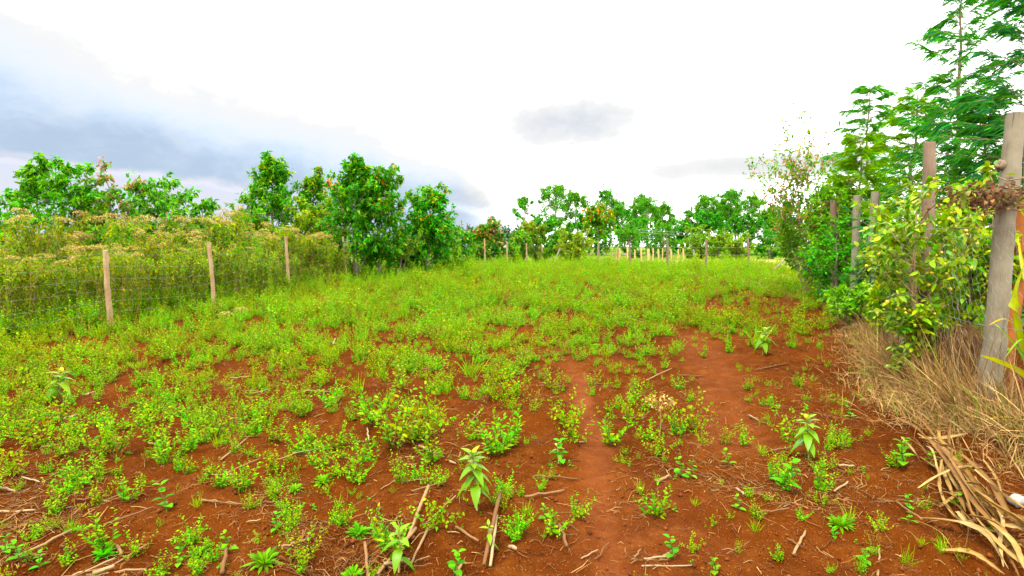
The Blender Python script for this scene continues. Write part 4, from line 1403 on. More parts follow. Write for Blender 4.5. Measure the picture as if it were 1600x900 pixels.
# trailing runners to the left
run = np.array([[V(1530, 300, 4.25), V(1500, 300, 4.3), V(1470, 312, 4.4), V(1450, 330, 4.6), V(1440, 345, 4.8)],
                [V(1540, 300, 4.25), V(1515, 288, 4.25), V(1495, 297, 4.3), V(1480, 292, 4.35), V(1465, 300, 4.4)],
                [V(1550, 310, 4.25), V(1575, 296, 4.3), V(1590, 300, 4.3), V(1605, 294, 4.3), V(1630, 300, 4.3)]]) - np.array([3.78, 4.30, 0])
tubes(m, run, np.full((3, 5), .004), (.18, .10, .06), 4)
m.build('stems', M_STEM, vt)
n = 420
P = vc + rg.normal(0, 1, (n, 3)) * np.array([.115, .08, .055]); P[:160] += np.array([-.06, 0, -.01])
m = MB(); leaves(m, P, rdir(rg, n) + np.array([0, 0, -.3]), rg.uniform(.02, .05, n), rg.uniform(.007, .016, n), vary(rg, pick(rg, ((.16, .085, .045), (.10, .055, .035), (.24, .14, .06)), (3, 2, 1), n), n), 'mid', .3, .6, rg)
q, T = along(np.repeat(run, 16, 0), rg.random(48))
leaves(m, q, rdir(rg, 48), rg.uniform(.03, .06, 48), .014, vary(rg, (.15, .10, .04), 48), 'mid', .4, .5, rg)
m.build('dead_leaves', M_FLOWER, vt)
m = MB()
P = np.concatenate([V(1580, 300, 4.25) - np.array([3.78, 4.30, 0]) + rg.normal(0, 1, (26, 3)) * np.array([.09, .05, .05]), V(1505, 300, 4.2) - np.array([3.78, 4.30, 0]) + rg.normal(0, 1, (12, 3)) * np.array([.07, .04, .04])])
leaves(m, P, rdir(rg, 38), rg.uniform(.05, .085, 38), .022, vary(rg, (.15, .20, .02), 38), 'hi', .3, .2, rg)
m.build('green_leaves', M_GLOSSY, vt)

# ================================================================== right hand vegetation
def gen_feather(rng, H, W, n1=56, n2=16, n3=22, cols=((.04, .19, .014), (.08, .25, .010), (.025, .14, .028)), pr=(3, 3, 2), ln=.20, up=(.12, .7), clear=.1, r0=.07, droop=.45, bark=(.22, .15, .09)):
    wd = MB(); lf = MB()
    t = np.linspace(0, 1, 10)
    tr = np.stack([rng.normal(0, .02 * H * .3, 10) * t, rng.normal(0, .02 * H * .3, 10) * t, H * t - .1], 1)[None]
    tubes(wd, tr, (r0 * (1.03 - t) + .006)[None], bark, 7)
    s = np.linspace(clear, .99, n1)
    q, _ = along(np.repeat(tr, n1, 0), s)
    a = np.arange(n1) * 2.4 + rng.uniform(-.4, .4, n1)
    e = rng.uniform(up[0] - .1, up[1] + .25, n1)
    D = np.stack([np.cos(a) * np.cos(e), np.sin(a) * np.cos(e), np.sin(e)], 1)
    L = np.maximum(W * .5 * (1.06 - s) ** .75 * rng.uniform(.35, 1.35, n1), .25)
    b1 = curve_paths(q, D, L, 8, np.stack([0 * s, 0 * s, rng.uniform(-.30, .10, n1)], 1), rng, .008)
    tubes(wd, b1, np.outer(.016 * (1.1 - s), np.linspace(1, .12, 8)), bark, 4)
    i = np.repeat(np.arange(n1), n2)
    s2 = np.tile(np.linspace(.12, .97, n2), n1) + rng.uniform(-.03, .03, len(i))
    q2, T2 = along(b1[i], s2)
    side = unit(np.cross(T2, np.array([0, 0, 1.]))) * np.where(np.arange(len(i)) % 2, 1, -1)[:, None]
    D2 = unit(T2 * 1.0 + side * rng.uniform(.1, .5, (len(i), 1)) + rng.normal(0, .16, (len(i), 3)))
    L2 = np.maximum(L[i] * .30 * rng.uniform(.6, 1.2, len(i)) * (1.05 - .7 * s2), .16)
    b2 = curve_paths(q2, D2, L2, 4, np.stack([0 * s2, 0 * s2, -rng.uniform(.0, .3, len(i))], 1), rng, .012)
    tubes(wd, b2, np.outer(np.full(len(i), .0035), [1, .8, .5, .3]), bark, 3)
    j = np.repeat(np.arange(len(i)), n3); n = len(j)
    q3, T3 = along(b2[j], rng.uniform(.02, 1.0, n))
    D3 = unit(T3 * 1.0 + rdir(rng, n) * .38 + np.array([0, 0, -.08]))
    c = pick(rng, cols, pr, n)
    leaves(lf, q3, D3, ln * rng.uniform(.5, 1.2, n), rng.uniform(.0009, .0019, n), vary(rng, c, n, .25, .07), 'lo', droop * rng.uniform(.2, 1.2, n), .2, rng)
    return wd, lf


def put_feather(label, px, top, d, wpx, seed, **kw):
    x = V(px, 400, d)[0]; z0 = float(terr(x, d)); H = V(px, top, d)[2] - z0
    wd, lf = gen_feather(np.random.default_rng(seed), H, wpx / FPX * d, **kw)
    t = thing('feathery_tree', label, 'tree', (x, d, z0))
    wd.build('trunk', M_BARK, t); lf.build('crown', M_NEEDLE, t)
    return t


put_feather('tall feathery needle-leaved tree with visible straight stem behind the right fence', 1484, -60, 10.5, 300, 901, n1=80, n2=13, n3=13)
put_feather('shorter feathery tree at the left end of the right fence trees', 1350, 126, 14.5, 190, 902, n1=88, n2=12, n3=14, clear=.1, cols=((.05, .21, .014), (.03, .16, .035), (.11, .26, .008)))
put_feather('dark feathery tree reaching out of the picture at the top right corner', 1600, -260, 8.6, 420, 903, n1=112, n2=15, n3=14, ln=.22, cols=((.025, .15, .022), (.05, .20, .014), (.02, .11, .04)))
put_feather('light green feathery tree filling the space behind the split brown post', 1420, 140, 11.8, 200, 904, n1=88, n2=12, n3=14, clear=.1, cols=((.13, .26, .008), (.085, .22, .010), (.17, .28, .010)))
put_feather('bright green feathery sapling between the light green tree and the brown-flowered shrub', 1338, 210, 13.0, 160, 905, n1=88, n2=12, n3=14, clear=.1, cols=((.12, .25, .008), (.08, .20, .010), (.16, .27, .010)))
put_feather('low dark feathery tree right behind the thick pale post', 1530, 150, 9.6, 280, 906, n1=104, n2=14, n3=14, clear=.06, cols=((.03, .16, .018), (.06, .21, .012), (.025, .12, .025)))

# leggy shrub with brown flower tufts at the far end of the right fence
BRN = (.26, .14, .07)
put_tree('brown_flowered_shrub', 'leggy shrub with brownish flower tufts at the far end of the right fence', 'shrub', 1262, 258, 14.5, 150, 911, n1=60, n2=9, n3=12, stems=6, clear=.18, ll=.085, lw=.022,
         cols=((.07, .22, .006), (.14, .24, .006), (.04, .16, .008)), pr=(3, 2, 2), tip=BRN, tipn=.38, r0=.022, bark=(.30, .22, .15), prof=lambda t: np.clip(.35 + t, .3, 1), upang=(.5, 1.2))
put_tree('brown_flowered_shrub', 'smaller leggy shrub with brown tufts in front of the far right posts', 'shrub', 1298, 290, 13.0, 110, 912, n1=50, n2=9, n3=12, stems=5, clear=.1, ll=.08, lw=.022,
         cols=((.06, .22, .006), (.12, .24, .006), (.04, .16, .008)), pr=(3, 2, 2), tip=BRN, tipn=.28, r0=.02, bark=(.30, .22, .15), upang=(.5, 1.2))
put_tree('broad_leaved_shrub', 'leafy green shrub climbing the grey posts of the right fence', 'shrub', 1312, 356, 11.6, 95, 913, n1=26, n2=8, n3=11, stems=4, clear=.05, ll=.075, lw=.022,
         cols=((.03, .20, .006), (.07, .24, .006)), pr=(2, 2), r0=.015)
put_tree('broad_leaved_shrub', 'low green shrub spilling into the field below the right posts', 'shrub', 1325, 450, 9.2, 85, 914, n1=18, n2=7, n3=10, stems=4, clear=.02, ll=.06, lw=.018,
         cols=((.05, .21, .006), (.10, .25, .006)), pr=(2, 2), r0=.012)
put_tree('broad_leaved_shrub', 'dull green shrub with bare brown stems by the steeply leaning pole', 'shrub', 1278, 372, 13.8, 90, 915, n1=22, n2=6, n3=8, stems=6, clear=.1, ll=.07, lw=.02,
         cols=((.06, .13, .018), (.14, .13, .03), (.2, .13, .06)), pr=(3, 2, 1), r0=.016, bark=(.28, .2, .13))



# mixed growth that closes the right boundary and fills the gaps on the left
put_tree('mixed_shrub', 'yellow green shrub closing the gap behind the grey posts', 'shrub', 1398, 330, 11.6, 110, 941, n1=26, n2=7, n3=10, stems=5, clear=.05, ll=.08, lw=.022, cols=((.15, .29, .004), (.24, .30, .004), (.07, .22, .006)), pr=(2, 2, 1), r0=.012)
put_tree('mixed_shrub', 'low bright green shrub at the feet of the grey posts', 'shrub', 1345, 455, 8.8, 80, 942, n1=22, n2=7, n3=9, stems=5, clear=.02, ll=.07, lw=.02, cols=((.07, .25, .005), (.14, .28, .004)), pr=(2, 2), r0=.012, upang=(-.1, .9))
put_tree('mixed_shrub', 'light green shrub between the split post and the thick pale post', 'shrub', 1492, 300, 6.3, 130, 943, n1=28, n2=7, n3=9, stems=5, clear=.05, ll=.10, lw=.026, cols=((.12, .28, .004), (.20, .30, .004), (.05, .20, .006)), pr=(2, 2, 1), r0=.013)
put_tree('mixed_shrub', 'fine leaved green shrub behind the brown-flowered shrubs', 'shrub', 1322, 300, 12.6, 120, 944, n1=34, n2=9, n3=11, stems=5, clear=.02, ll=.09, lw=.022, cols=((.06, .22, .006), (.12, .27, .005)), pr=(2, 2), r0=.014)
put_tree('mixed_shrub', 'tangled shrub at the far right corner of the field', 'shrub', 1268, 330, 15.5, 110, 945, n1=34, n2=9, n3=11, stems=6, clear=.02, ll=.10, lw=.026, cols=((.05, .19, .008), (.13, .24, .006), (.22, .16, .04)), pr=(3, 2, 1), r0=.014)
put_tree('mixed_shrub', 'yellow green creeper-like shrub right of the first grey post', 'shrub', 1398, 352, 7.5, 70, 946, n1=24, n2=7, n3=9, stems=5, clear=.05, ll=.075, lw=.02, cols=((.14, .29, .004), (.24, .31, .004), (.07, .23, .006)), pr=(2, 2, 1), r0=.012)
put_tree('mixed_shrub', 'ragged yellow green shrub below the vine on the thick post', 'shrub', 1515, 330, 5.4, 90, 947, n1=24, n2=6, n3=8, stems=5, clear=.1, ll=.085, lw=.022, cols=((.14, .29, .004), (.24, .31, .004), (.06, .22, .006)), pr=(2, 2, 1), r0=.012)
FILL = dict(n1=32, n2=9, n3=11, stems=4, clear=.0, ll=.14, lw=.034, r0=.02, upang=(-.1, 1.0))
put_tree('filling_shrub', 'loose green shrub below the tallest left eucalyptus', 'shrub', 395, 318, 19.5, 90, 951, cols=((.06, .22, .008), (.12, .26, .006)), pr=(2, 2), **FILL)
put_tree('filling_shrub', 'yellow green shrub under the slim eucalyptus', 'shrub', 465, 322, 19.2, 100, 952, cols=((.10, .25, .006), (.17, .27, .006), (.22, .16, .03)), pr=(3, 2, 1), **FILL)
put_tree('filling_shrub', 'loose reddish green shrub behind the dense fence eucalyptus', 'shrub', 520, 316, 19.6, 100, 953, cols=((.06, .21, .010), (.20, .15, .03), (.10, .24, .008)), pr=(3, 1, 2), **FILL)
put_tree('filling_shrub', 'dark green shrub bridging the dense and the rounded eucalyptus', 'shrub', 632, 352, 20.5, 80, 954, cols=((.03, .16, .012), (.06, .21, .010)), pr=(2, 2), **FILL)
put_tree('filling_shrub', 'green shrub right of the rounded eucalyptus by the fence post', 'shrub', 700, 368, 24.0, 60, 955, cols=((.04, .18, .010), (.10, .24, .008)), pr=(2, 2), **FILL)
put_tree('filling_shrub', 'leafy shrub in the gap right of the second left sprig', 'shrub', 172, 312, 14.2, 110, 956, cols=((.05, .21, .007), (.11, .26, .006)), pr=(2, 2), **FILL)
put_tree('filling_shrub', 'leafy yellow green shrub above the second fence post from the left', 'shrub', 300, 340, 14.8, 110, 957, cols=((.10, .25, .006), (.17, .27, .006)), pr=(2, 2), **FILL)
put_tree('filling_shrub', 'leafy green shrub low at the left frame edge', 'shrub', 4, 372, 11.2, 120, 958, cols=((.04, .19, .008), (.10, .24, .006)), pr=(2, 2), **FILL)


# yellow-fruited bushes along the netting
fruit_me = MB()
u_ = np.linspace(0, math.pi, 6); vv_ = np.arange(8) * 2 * math.pi / 8
fv = np.stack([np.outer(np.sin(u_), np.cos(vv_)), np.outer(np.sin(u_), np.sin(vv_)), np.outer(np.cos(u_), np.ones(8))], -1)
fi = np.arange(48).reshape(6, 8)
fruit_me.add(fv.reshape(-1, 3), (.62, .43, .015), np.stack([fi[:-1], fi[1:], np.roll(fi[1:], -1, 1), np.roll(fi[:-1], -1, 1)], -1).reshape(-1, 4), smooth=True)
fruit_me = fruit_me.mesh('fruit', attr_mat('yellow_fruit', .4, .5))


def put_fruit_bush(label, px, base_d, x_off, top, wpx, seed, nfruit, ll=.085, cols=None):
    d = base_d
    x = V(px, 400, d)[0] + x_off; z0 = float(hfull(x, d)); H = V(px, top, d)[2] - z0
    rg = np.random.default_rng(seed)
    wd, lf = gen_tree(rg, H, wpx / FPX * d, n1=30, n2=6, n3=8, stems=5, clear=.22, ll=ll, lw=ll * .27, cols=cols or ((.14, .28, .004), (.23, .30, .004), (.07, .22, .006)), pr=(3, 3, 2), r0=.014,
                      bark=(.30, .20, .10), prof=lambda t: np.clip(.35 + t * .9, .3, 1), kind='mid', droop=.25, tw=.35)
    t = thing('fruiting_bush', label, 'bush', (x, d, z0))
    wd.build('stems', M_STEM, t)
    o = lf.build('foliage', M_GLOSSY, t)
    vs = np.concatenate(lf.v)
    ctr = vs.mean(0)
    out = vs[(vs[:, 1] < ctr[1]) & (vs[:, 2] > H * .25)]
    for p in out[rg.choice(len(out), int(nfruit * 1.9), replace=False)]:
        mesh_obj('fruit', fruit_me, t, p + np.array([0, -.01, -.01]), None, float(rg.uniform(.010, .0155)))
    return t


put_fruit_bush('large bush with yellow berries hiding the split brown post', 1446, 5.15, .0, 322, 165, 921, 34, ll=.075)
put_fruit_bush('yellow-berried bush between the split post and the grey posts', 1420, 6.9, 0, 312, 80, 922, 20)
put_fruit_bush('yellow-berried bush close to the thick pale post', 1508, 5.5, .0, 322, 130, 923, 22, ll=.10)
put_fruit_bush('narrow yellow-berried bush just right of the grey posts', 1412, 8.2, .1, 340, 56, 924, 10)
put_fruit_bush('low yellow-berried sprig in front of the netting', 1442, 5.2, -.02, 490, 70, 925, 5, ll=.07)
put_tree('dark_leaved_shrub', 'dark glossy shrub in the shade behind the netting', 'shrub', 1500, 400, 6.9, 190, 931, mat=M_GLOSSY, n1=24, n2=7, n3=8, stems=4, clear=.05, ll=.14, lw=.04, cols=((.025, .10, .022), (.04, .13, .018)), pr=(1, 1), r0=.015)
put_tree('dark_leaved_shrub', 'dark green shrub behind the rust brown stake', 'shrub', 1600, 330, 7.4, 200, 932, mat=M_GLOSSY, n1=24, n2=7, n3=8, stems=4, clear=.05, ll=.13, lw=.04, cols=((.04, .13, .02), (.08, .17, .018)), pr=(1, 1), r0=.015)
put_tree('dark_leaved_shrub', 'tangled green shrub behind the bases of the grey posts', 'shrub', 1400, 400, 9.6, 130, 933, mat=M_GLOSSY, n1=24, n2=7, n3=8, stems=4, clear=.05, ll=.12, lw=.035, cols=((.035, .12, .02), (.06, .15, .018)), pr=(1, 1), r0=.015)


# ---- ribbons: maize leaves
def ribbon(mb_, P, Wd, col, crease=.35, twist=0.0, rng=RNG):
    """strip of leaf along P (k,3) with half widths Wd (k)"""
    P = np.asarray(P, float); k = len(P)
    T = unit(np.gradient(P, axis=0))
    U0 = np.array([0, 0, 1.])
    S = unit(np.cross(T, U0)); U = np.cross(S, T)
    a = np.linspace(0, twist, k)[:, None]
    S2 = S * np.cos(a) + U * np.sin(a); U2 = np.cross(S2, T)
    wv = Wd[:, None] * (1 + .1 * rng.normal(size=(k, 1)))
    l = P + S2 * wv + U2 * wv * crease; r = P - S2 * wv + U2 * wv * crease
    v = np.stack([l, P, r], 1).reshape(-1, 3)
    i = np.arange(k - 1) * 3
    q = np.concatenate([np.stack([i, i + 1, i + 4, i + 3], 1), np.stack([i + 1, i + 2, i + 5, i + 4], 1)])
    c = np.broadcast_to(np.asarray(col, float), (3 * k, 3)) * np.exp(rng.normal(0, .12, (3 * k, 1))) * np.tile([.8, 1.25, .9], k)[:, None]
    mb_.add(v, c, q, smooth=True)


def spline(pts, k):
    pts = np.asarray(pts, float); n = len(pts)
    t = np.linspace(0, n - 1, k); i = np.clip(t.astype(int), 0, n - 2); u = (t - i)[:, None]
    p0 = pts[np.clip(i - 1, 0, n - 1)]; p1 = pts[i]; p2 = pts[i + 1]; p3 = pts[np.clip(i + 2, 0, n - 1)]
    return .5 * (2 * p1 + (p2 - p0) * u + (2 * p0 - 5 * p1 + 4 * p2 - p3) * u ** 2 + (3 * p1 - p0 - 3 * p2 + p3) * u ** 3)


STRAWC = ((.20, .11, .018), (.25, .15, .035), (.15, .07, .010), (.28, .19, .06))


def dry_leaf(pix, lift, wd_, seed, label=None, group='dry maize leaves heaped at the lower right'):
    rg = np.random.default_rng(seed)
    pts = []
    for (px, py), lz in zip(pix, np.broadcast_to(lift, (len(pix),))):
        g = G(px, py); pts.append(g + np.array([0, 0, .012 + lz]))
    P = spline(pts, 14)
    base = P.mean(0); base[2] = P[:, 2].min()
    t = np.linspace(0, 1, 14)
    Wd = wd_ * np.clip(np.sin(np.pi * np.clip(t * .86 + .12, 0, 1)) ** .6, .08, 1)
    m = MB(); ribbon(m, P - base, Wd, np.asarray(STRAWC[rg.integers(0, 4)]), rg.uniform(.3, 1.1), rg.uniform(-2.6, 2.6), rg)
    o = m.build('dry_maize_leaf', M_STRAW); o.location = base
    tag(o, label or 'curled straw coloured maize leaf in the heap at the lower right', 'leaf', group)
    return o


DL = [
    ([(1432, 690), (1462, 712), (1490, 748), (1530, 790)], (.03, .06, .05, .02), .030),
    ([(1436, 694), (1470, 692), (1512, 692)], (.02, .03, .02), .026),
    ([(1445, 705), (1475, 745), (1510, 800), (1560, 850), (1605, 880)], (.05, .07, .08, .06, .04), .030),
    ([(1432, 812), (1480, 838), (1530, 862), (1580, 890), (1640, 930)], (.02, .04, .06, .06, .05), .034),
    ([(1460, 740), (1500, 760), (1540, 800), (1570, 850)], (.05, .08, .07, .04), .026),
    ([(1470, 750), (1468, 780), (1490, 820), (1530, 850)], (.05, .03, .02, .02), .018),
    ([(1500, 740), (1545, 780), (1575, 830), (1620, 870)], (.06, .09, .08, .05), .030),
    ([(1505, 780), (1540, 820), (1590, 850), (1640, 880)], (.08, .10, .08, .06), .034),
    ([(1535, 730), (1560, 770), (1575, 810)], (.04, .03, .02), .016),
    ([(1545, 770), (1565, 765), (1552, 790)], (.05, .04, .02), .014),
    ([(1500, 820), (1510, 850), (1503, 880)], (.05, .03, .01), .014),
    ([(1470, 870), (1520, 880), (1570, 905)], (.01, .02, .02), .022),
    ([(1565, 835), (1600, 838), (1640, 845)], (.06, .07, .05), .028),
    ([(1430, 822), (1470, 850), (1500, 880), (1520, 900)], (.01, .015, .01, .01), .008),
    ([(1560, 880), (1590, 872), (1620, 868)], (.04, .05, .03), .026),
    ([(1480, 760), (1500, 800), (1520, 840)], (.07, .09, .05), .022),
    ([(1452, 720), (1488, 770), (1525, 822), (1585, 868)], (.07, .10, .09, .05), .026),
    ([(1548, 690), (1575, 720), (1600, 760)], (.05, .05, .03), .018),
    ([(1520, 770), (1560, 800), (1600, 815)], (.10, .11, .08), .026),
    ([(1540, 850), (1580, 880), (1600, 910)], (.09, .09, .05), .030),
    ([(1490, 850), (1540, 872), (1575, 905)], (.07, .07, .04), .028),
]
dlab = []
def hz(py): return 'at the heap top' if py < 735 else ('in the upper heap' if py < 775 else ('in the middle of the heap' if py < 815 else ('in the lower heap' if py < 850 else 'at the heap bottom')))
for k, (pix, lift, w_) in enumerate(DL):
    lb = {0: 'topmost pale maize leaf of the heap, pointing into the field', 1: 'flat dry maize leaf lying crosswise at the top of the heap', 3: 'long broad dry maize leaf along the bottom edge of the heap',
          11: 'dry maize leaf lying flat by the bottom frame edge'}.get(k)
    o = dry_leaf(pix, lift, w_ * .42, 1000 + k, lb)
    if lb is None: dlab.append((o, 'curled dry maize leaves', 'curled dry maize leaf', hz(pix[1][1]), pix[1][0]))


rgx = np.random.default_rng(1090)
for k in range(56):
    u = rgx.random()
    px0, py0 = 1452 + 120 * u + rgx.normal(0, 16), 705 + 165 * u + rgx.normal(0, 22)
    a = .75 + rgx.normal(0, .45); L_ = rgx.uniform(45, 120)
    pts = [(px0 + L_ * q_ * math.cos(a + rgx.normal(0, .12)), py0 + L_ * q_ * math.sin(a) * .9) for q_ in (-.5, -.15, .2, .5)]
    lz = rgx.uniform(.0, .07) + np.array([0, .03, .03, 0]) * rgx.random()
    o = dry_leaf(pts, lz, rgx.uniform(.004, .012), 1050 + k)
    dlab.append((o, 'curled dry maize leaves', 'curled dry maize leaf', hz(pts[1][1]), pts[1][0]))
label_by_place(dlab)


def stalk(p0, p1, r, seed, label, group='broken dry maize stalks on the soil', sag=0.0, name='dry_stalk'):
    rg = np.random.default_rng(seed)
    t = np.linspace(0, 1, 7)[:, None]
    P = p0 + (p1 - p0) * t + rg.normal(0, .003, (7, 3)) * np.sin(np.pi * t) + np.array([0, 0, sag]) * np.sin(np.pi * t)
    base = P.mean(0)
    R = r * (1.1 - .3 * t[:, 0]); R[2] *= 1.1; R[5] *= 1.1
    c = np.asarray(((.20, .10, .032), (.25, .15, .06), (.14, .06, .015), (.30, .21, .10))[rg.integers(0, 4)])
    m = MB(); tubes(m, (P - base)[None], R[None], c, 7, cap=True)
    o = m.build(name, M_STRAW); o.location = base
    tag(o, label, 'stalk', group)
    return o


def gp(px, py, lz=.0):
    g = G(px, py); g[2] += lz
    return g


ST = [((670, 788), (632, 848), .013, .05, 0), ((782, 786), (756, 892), .015, .03, 0), ((776, 815), (766, 892), .012, .02, 0), ((570, 850), (577, 902), .011, .06, 0), ((712, 790), (664, 824), .006, .02, .02),
      ((650, 830), (590, 895), .012, .03, .02), ((668, 836), (640, 880), .009, .02, .01), ((600, 885), (640, 870), .010, .05, .02), ((655, 697), (712, 724), .012, .02, .02), ((345, 722), (388, 694), .010, .02, 0), ((182, 846), (190, 864), .012, .01, .01),
      ((22, 876), (112, 832), .010, .02, .01), ((30, 873), (70, 862), .012, .01, .01), ((0, 812), (34, 795), .008, .02, .01), ((112, 796), (134, 782), .007, .01, .01), ((120, 780), (153, 779), .008, .01, .01), ((96, 664), (121, 652), .014, .03, .02),
      ((72, 722), (122, 706), .006, .02, .01), ((66, 708), (96, 700), .008, .03, .02), ((146, 894), (178, 891), .014, .01, .01), ((347, 900), (354, 868), .014, .01, .04), ((0, 762), (24, 760), .012, .01, .01),
      ((1202, 714), (1232, 713), .012, .01, .01), ((1026, 762), (1046, 756), .012, .01, .01), ((874, 826), (886, 856), .014, .02, .01), ((834, 757), (904, 749), .008, .01, .01), ((820, 786), (882, 772), .010, .01, .01),
      ((1302, 726), (1312, 734), .009, .02, .01), ((1310, 733), (1334, 732), .010, .01, .01), ((930, 604), (952, 598), .012, .01, .01), ((1060, 588), (1100, 586), .010, .01, .01), ((1010, 595), (1050, 580), .010, .01, .01),
      ((1180, 580), (1230, 570), .010, .02, .01), ((1170, 645), (1185, 658), .012, .01, .02), ((1500, 822), (1530, 852), .016, .03, .03), ((712, 830), (748, 850), .010, .01, .02), ((796, 855), (806, 870), .014, .01, .01),
      ((480, 820), (496, 806), .006, .01, .01), ((400, 790), (430, 791), .009, .01, .01), ((440, 868), (478, 858), .008, .01, .01), ((472, 858), (474, 842), .008, .01, .02), ((560, 690), (575, 686), .012, .01, .01), ((576, 684), (574, 674), .01, .01, .02),
      ((620, 570), (650, 573), .012, .01, .01), ((660, 575), (685, 578), .012, .01, .01), ((475, 618), (515, 616), .014, .01, .01), ((520, 541), (524, 530), .016, .02, .02), ((810, 556), (830, 551), .016, .01, .01), ((735, 655), (750, 645), .012, .01, .02),
      ((1330, 640), (1336, 618), .010, .01, .04), ((1370, 606), (1404, 601), .013, .01, .01), ((1500, 560), (1512, 545), .010, .05, .04), ((1035, 480), (1060, 474), .02, .01, .01), ((980, 498), (1010, 490), .02, .01, .01),
      ((1440, 820), (1400, 785), .007, .02, .01), ((1395, 785), (1358, 778), .005, .01, .01), ((1230, 850), (1250, 862), .008, .01, .01), ((1150, 775), (1162, 785), .009, .01, .01)]
SL = {1: 'long pale stalk lying beside the tall broadleaf plant in the centre foreground', 3: 'dry stalk stub standing up at the bottom edge, left of the small broadleaf plant', 9: 'thin pale stalk slanting across the soil left of centre',
      24: 'short thick stalk piece lying just left of the footpath', 22: 'pale straight stalk piece on bare soil left of the big yellow-tipped plant', 34: 'grey cut stalk among the dry maize leaves', 20: 'grey stalk piece pointing up from the bottom frame edge at left'}
slab = []
for k, (a, b, r, l0, l1) in enumerate(ST):
    o = stalk(gp(*a, lz=l0 * .6 + r), gp(*b, lz=l1 * .6 + r), r * .62, 1100 + k, SL.get(k, 'broken straw coloured maize stalk lying on the red soil'))
    if k not in SL: slab.append((o, 'dry maize stalks', 'lone broken maize stalk', zone(*a), a[0]))
rg = np.random.default_rng(1300)
for k in range(70):
    px, py = rg.uniform(-20, 1400), 560 + 340 * rg.random() ** .8
    g = G(px, py)
    if path_mask(g[0], g[1]) > .4: continue
    a = rg.normal(0, .8); L = rg.uniform(.07, .26)
    q = g + np.array([math.cos(a) * L, math.sin(a) * L, 0]); q[2] = float(hfull(q[0], q[1]))
    o = stalk(g + [0, 0, .008], q + [0, 0, .008 + .02 * rg.random()], rg.uniform(.0025, .006), 1400 + k, 'broken straw coloured maize stalk lying on the red soil')

    slab.append((o, 'dry maize stalks', 'lone broken maize stalk', zone(px, py), px))
label_by_place(slab)

# ---- straw litter: far too many to count
rg = np.random.default_rng(1500)
n = 30000
px = rg.uniform(-60, 1660, n); py = 470 + 440 * rg.random(n) ** .75
q = np.array([flat_hit(a, b) for a, b in zip(px, py)])
cl = fbm(q[:, 0] * 1.6, q[:, 1] * 1.6, 333, 3)
keep = (rg.random(n) < sst(.36, .62, cl) * .9 + .08) & (path_mask(q[:, 0], q[:, 1]) < rg.random(n) * .9)
q = q[keep]; n = len(q)
a = rg.uniform(0, 6.28, n); L = rg.uniform(.012, .075, n) * np.exp(rg.normal(0, .4, n))
dx = np.stack([np.cos(a), np.sin(a)], 1) * L[:, None]
e0 = q - dx / 2; e1 = q + dx / 2
z0 = hfull(e0[:, 0], e0[:, 1]) + .004; z1 = hfull(e1[:, 0], e1[:, 1]) + .004 + .01 * rg.random(n)
zm = hfull(q[:, 0], q[:, 1]) + .007 + .008 * rg.random(n)
mdp = q + rg.normal(0, .12, (n, 2)) * L[:, None]
PP = np.stack([np.column_stack([e0, z0]), np.column_stack([mdp, zm]), np.column_stack([e1, z1])], 1)
m = MB()
cc = vary(rg, pick(rg, ((.21, .09, .016), (.15, .055, .008), (.27, .16, .05), (.12, .04, .006)), (3, 3, 2, 2), n), n, .2, .05)
tubes(m, PP, (rg.uniform(.0008, .0022, n) * np.exp(rg.normal(0, .3, n)))[:, None] * np.array([[1, 1, .6]]), cc, 3)
o = m.build('straw_litter', M_STRAW)
tag(o, 'scattered bits of straw and chaff over the red soil', 'straw', kind='stuff')
# soil crumbs
n = 5500
px = rg.uniform(-60, 1660, n); py = 500 + 420 * rg.random(n) ** .7
q = np.array([flat_hit(a, b) for a, b in zip(px, py)])
q = q[path_mask(q[:, 0], q[:, 1]) < .35 + .3 * rg.random(n)]; n = len(q)
r = .0036 * np.exp(rg.normal(0, .7, n)); r = np.minimum(r, .017)
oct_ = np.array([[1, 0, 0], [0, 1, 0], [-1, 0, 0], [0, -1, 0], [0, 0, .8], [0, 0, -.8]], float)
vv = np.column_stack([q, hfull(q[:, 0], q[:, 1]) + r * .35])[:, None] + r[:, None, None] * oct_ * rg.uniform(.5, 1.4, (n, 6, 3))
off = (np.arange(n) * 6)[:, None]
tr = np.concatenate([off + np.array([f]) for f in ([0, 1, 4], [1, 2, 4], [2, 3, 4], [3, 0, 4], [1, 0, 5], [2, 1, 5], [3, 2, 5], [0, 3, 5])])
m = MB(); m.add(vv, np.repeat(vary(rg, (.095, .023, .0018), n, .25, .06), 6, 0), None, tr, smooth=True)
o = m.build('soil_crumbs', M_BARK); tag(o, 'loose crumbs of red soil over the bare ground', 'soil', kind='stuff')

# ---- dry grass along the foot of the right fence
rg = np.random.default_rng(1600)
n = 15000
s = rg.random(n) ** 1.1 * (cum[-1] - .2) + .2
s[:4000] = np.clip(cum[1] + .2 + rg.normal(0, .6, 4000), .1, cum[-1])
bx = np.interp(s, cum, RPa[:4, 0]); by = np.interp(s, cum, RPa[:4, 1])
offx = rg.normal(-.10, .30, n)
bx = bx + offx; by = by + rg.normal(0, .12, n)
bump_ = np.exp(-((s - cum[1] - .1) / .55) ** 2)
hgt = (1 + .55 * bump_) * (.20 + .62 * np.exp(-((offx + .05) / .25) ** 2) * fbm(s * 1.3, offx, 8, 2) * 1.4) * rg.uniform(.4, 1.15, n)
a = rg.uniform(0, 6.28, n); tl = np.abs(rg.normal(.45, .35, n))
D = np.stack([np.cos(a) * np.sin(tl) - .25, np.sin(a) * np.sin(tl), np.cos(tl)], 1)
m = MB()
cc = vary(rg, pick(rg, ((.30, .175, .05), (.23, .12, .03), (.38, .25, .09), (.15, .07, .016), (.12, .20, .004)), (4, 3, 3, 2, .8), n), n, .2, .05)
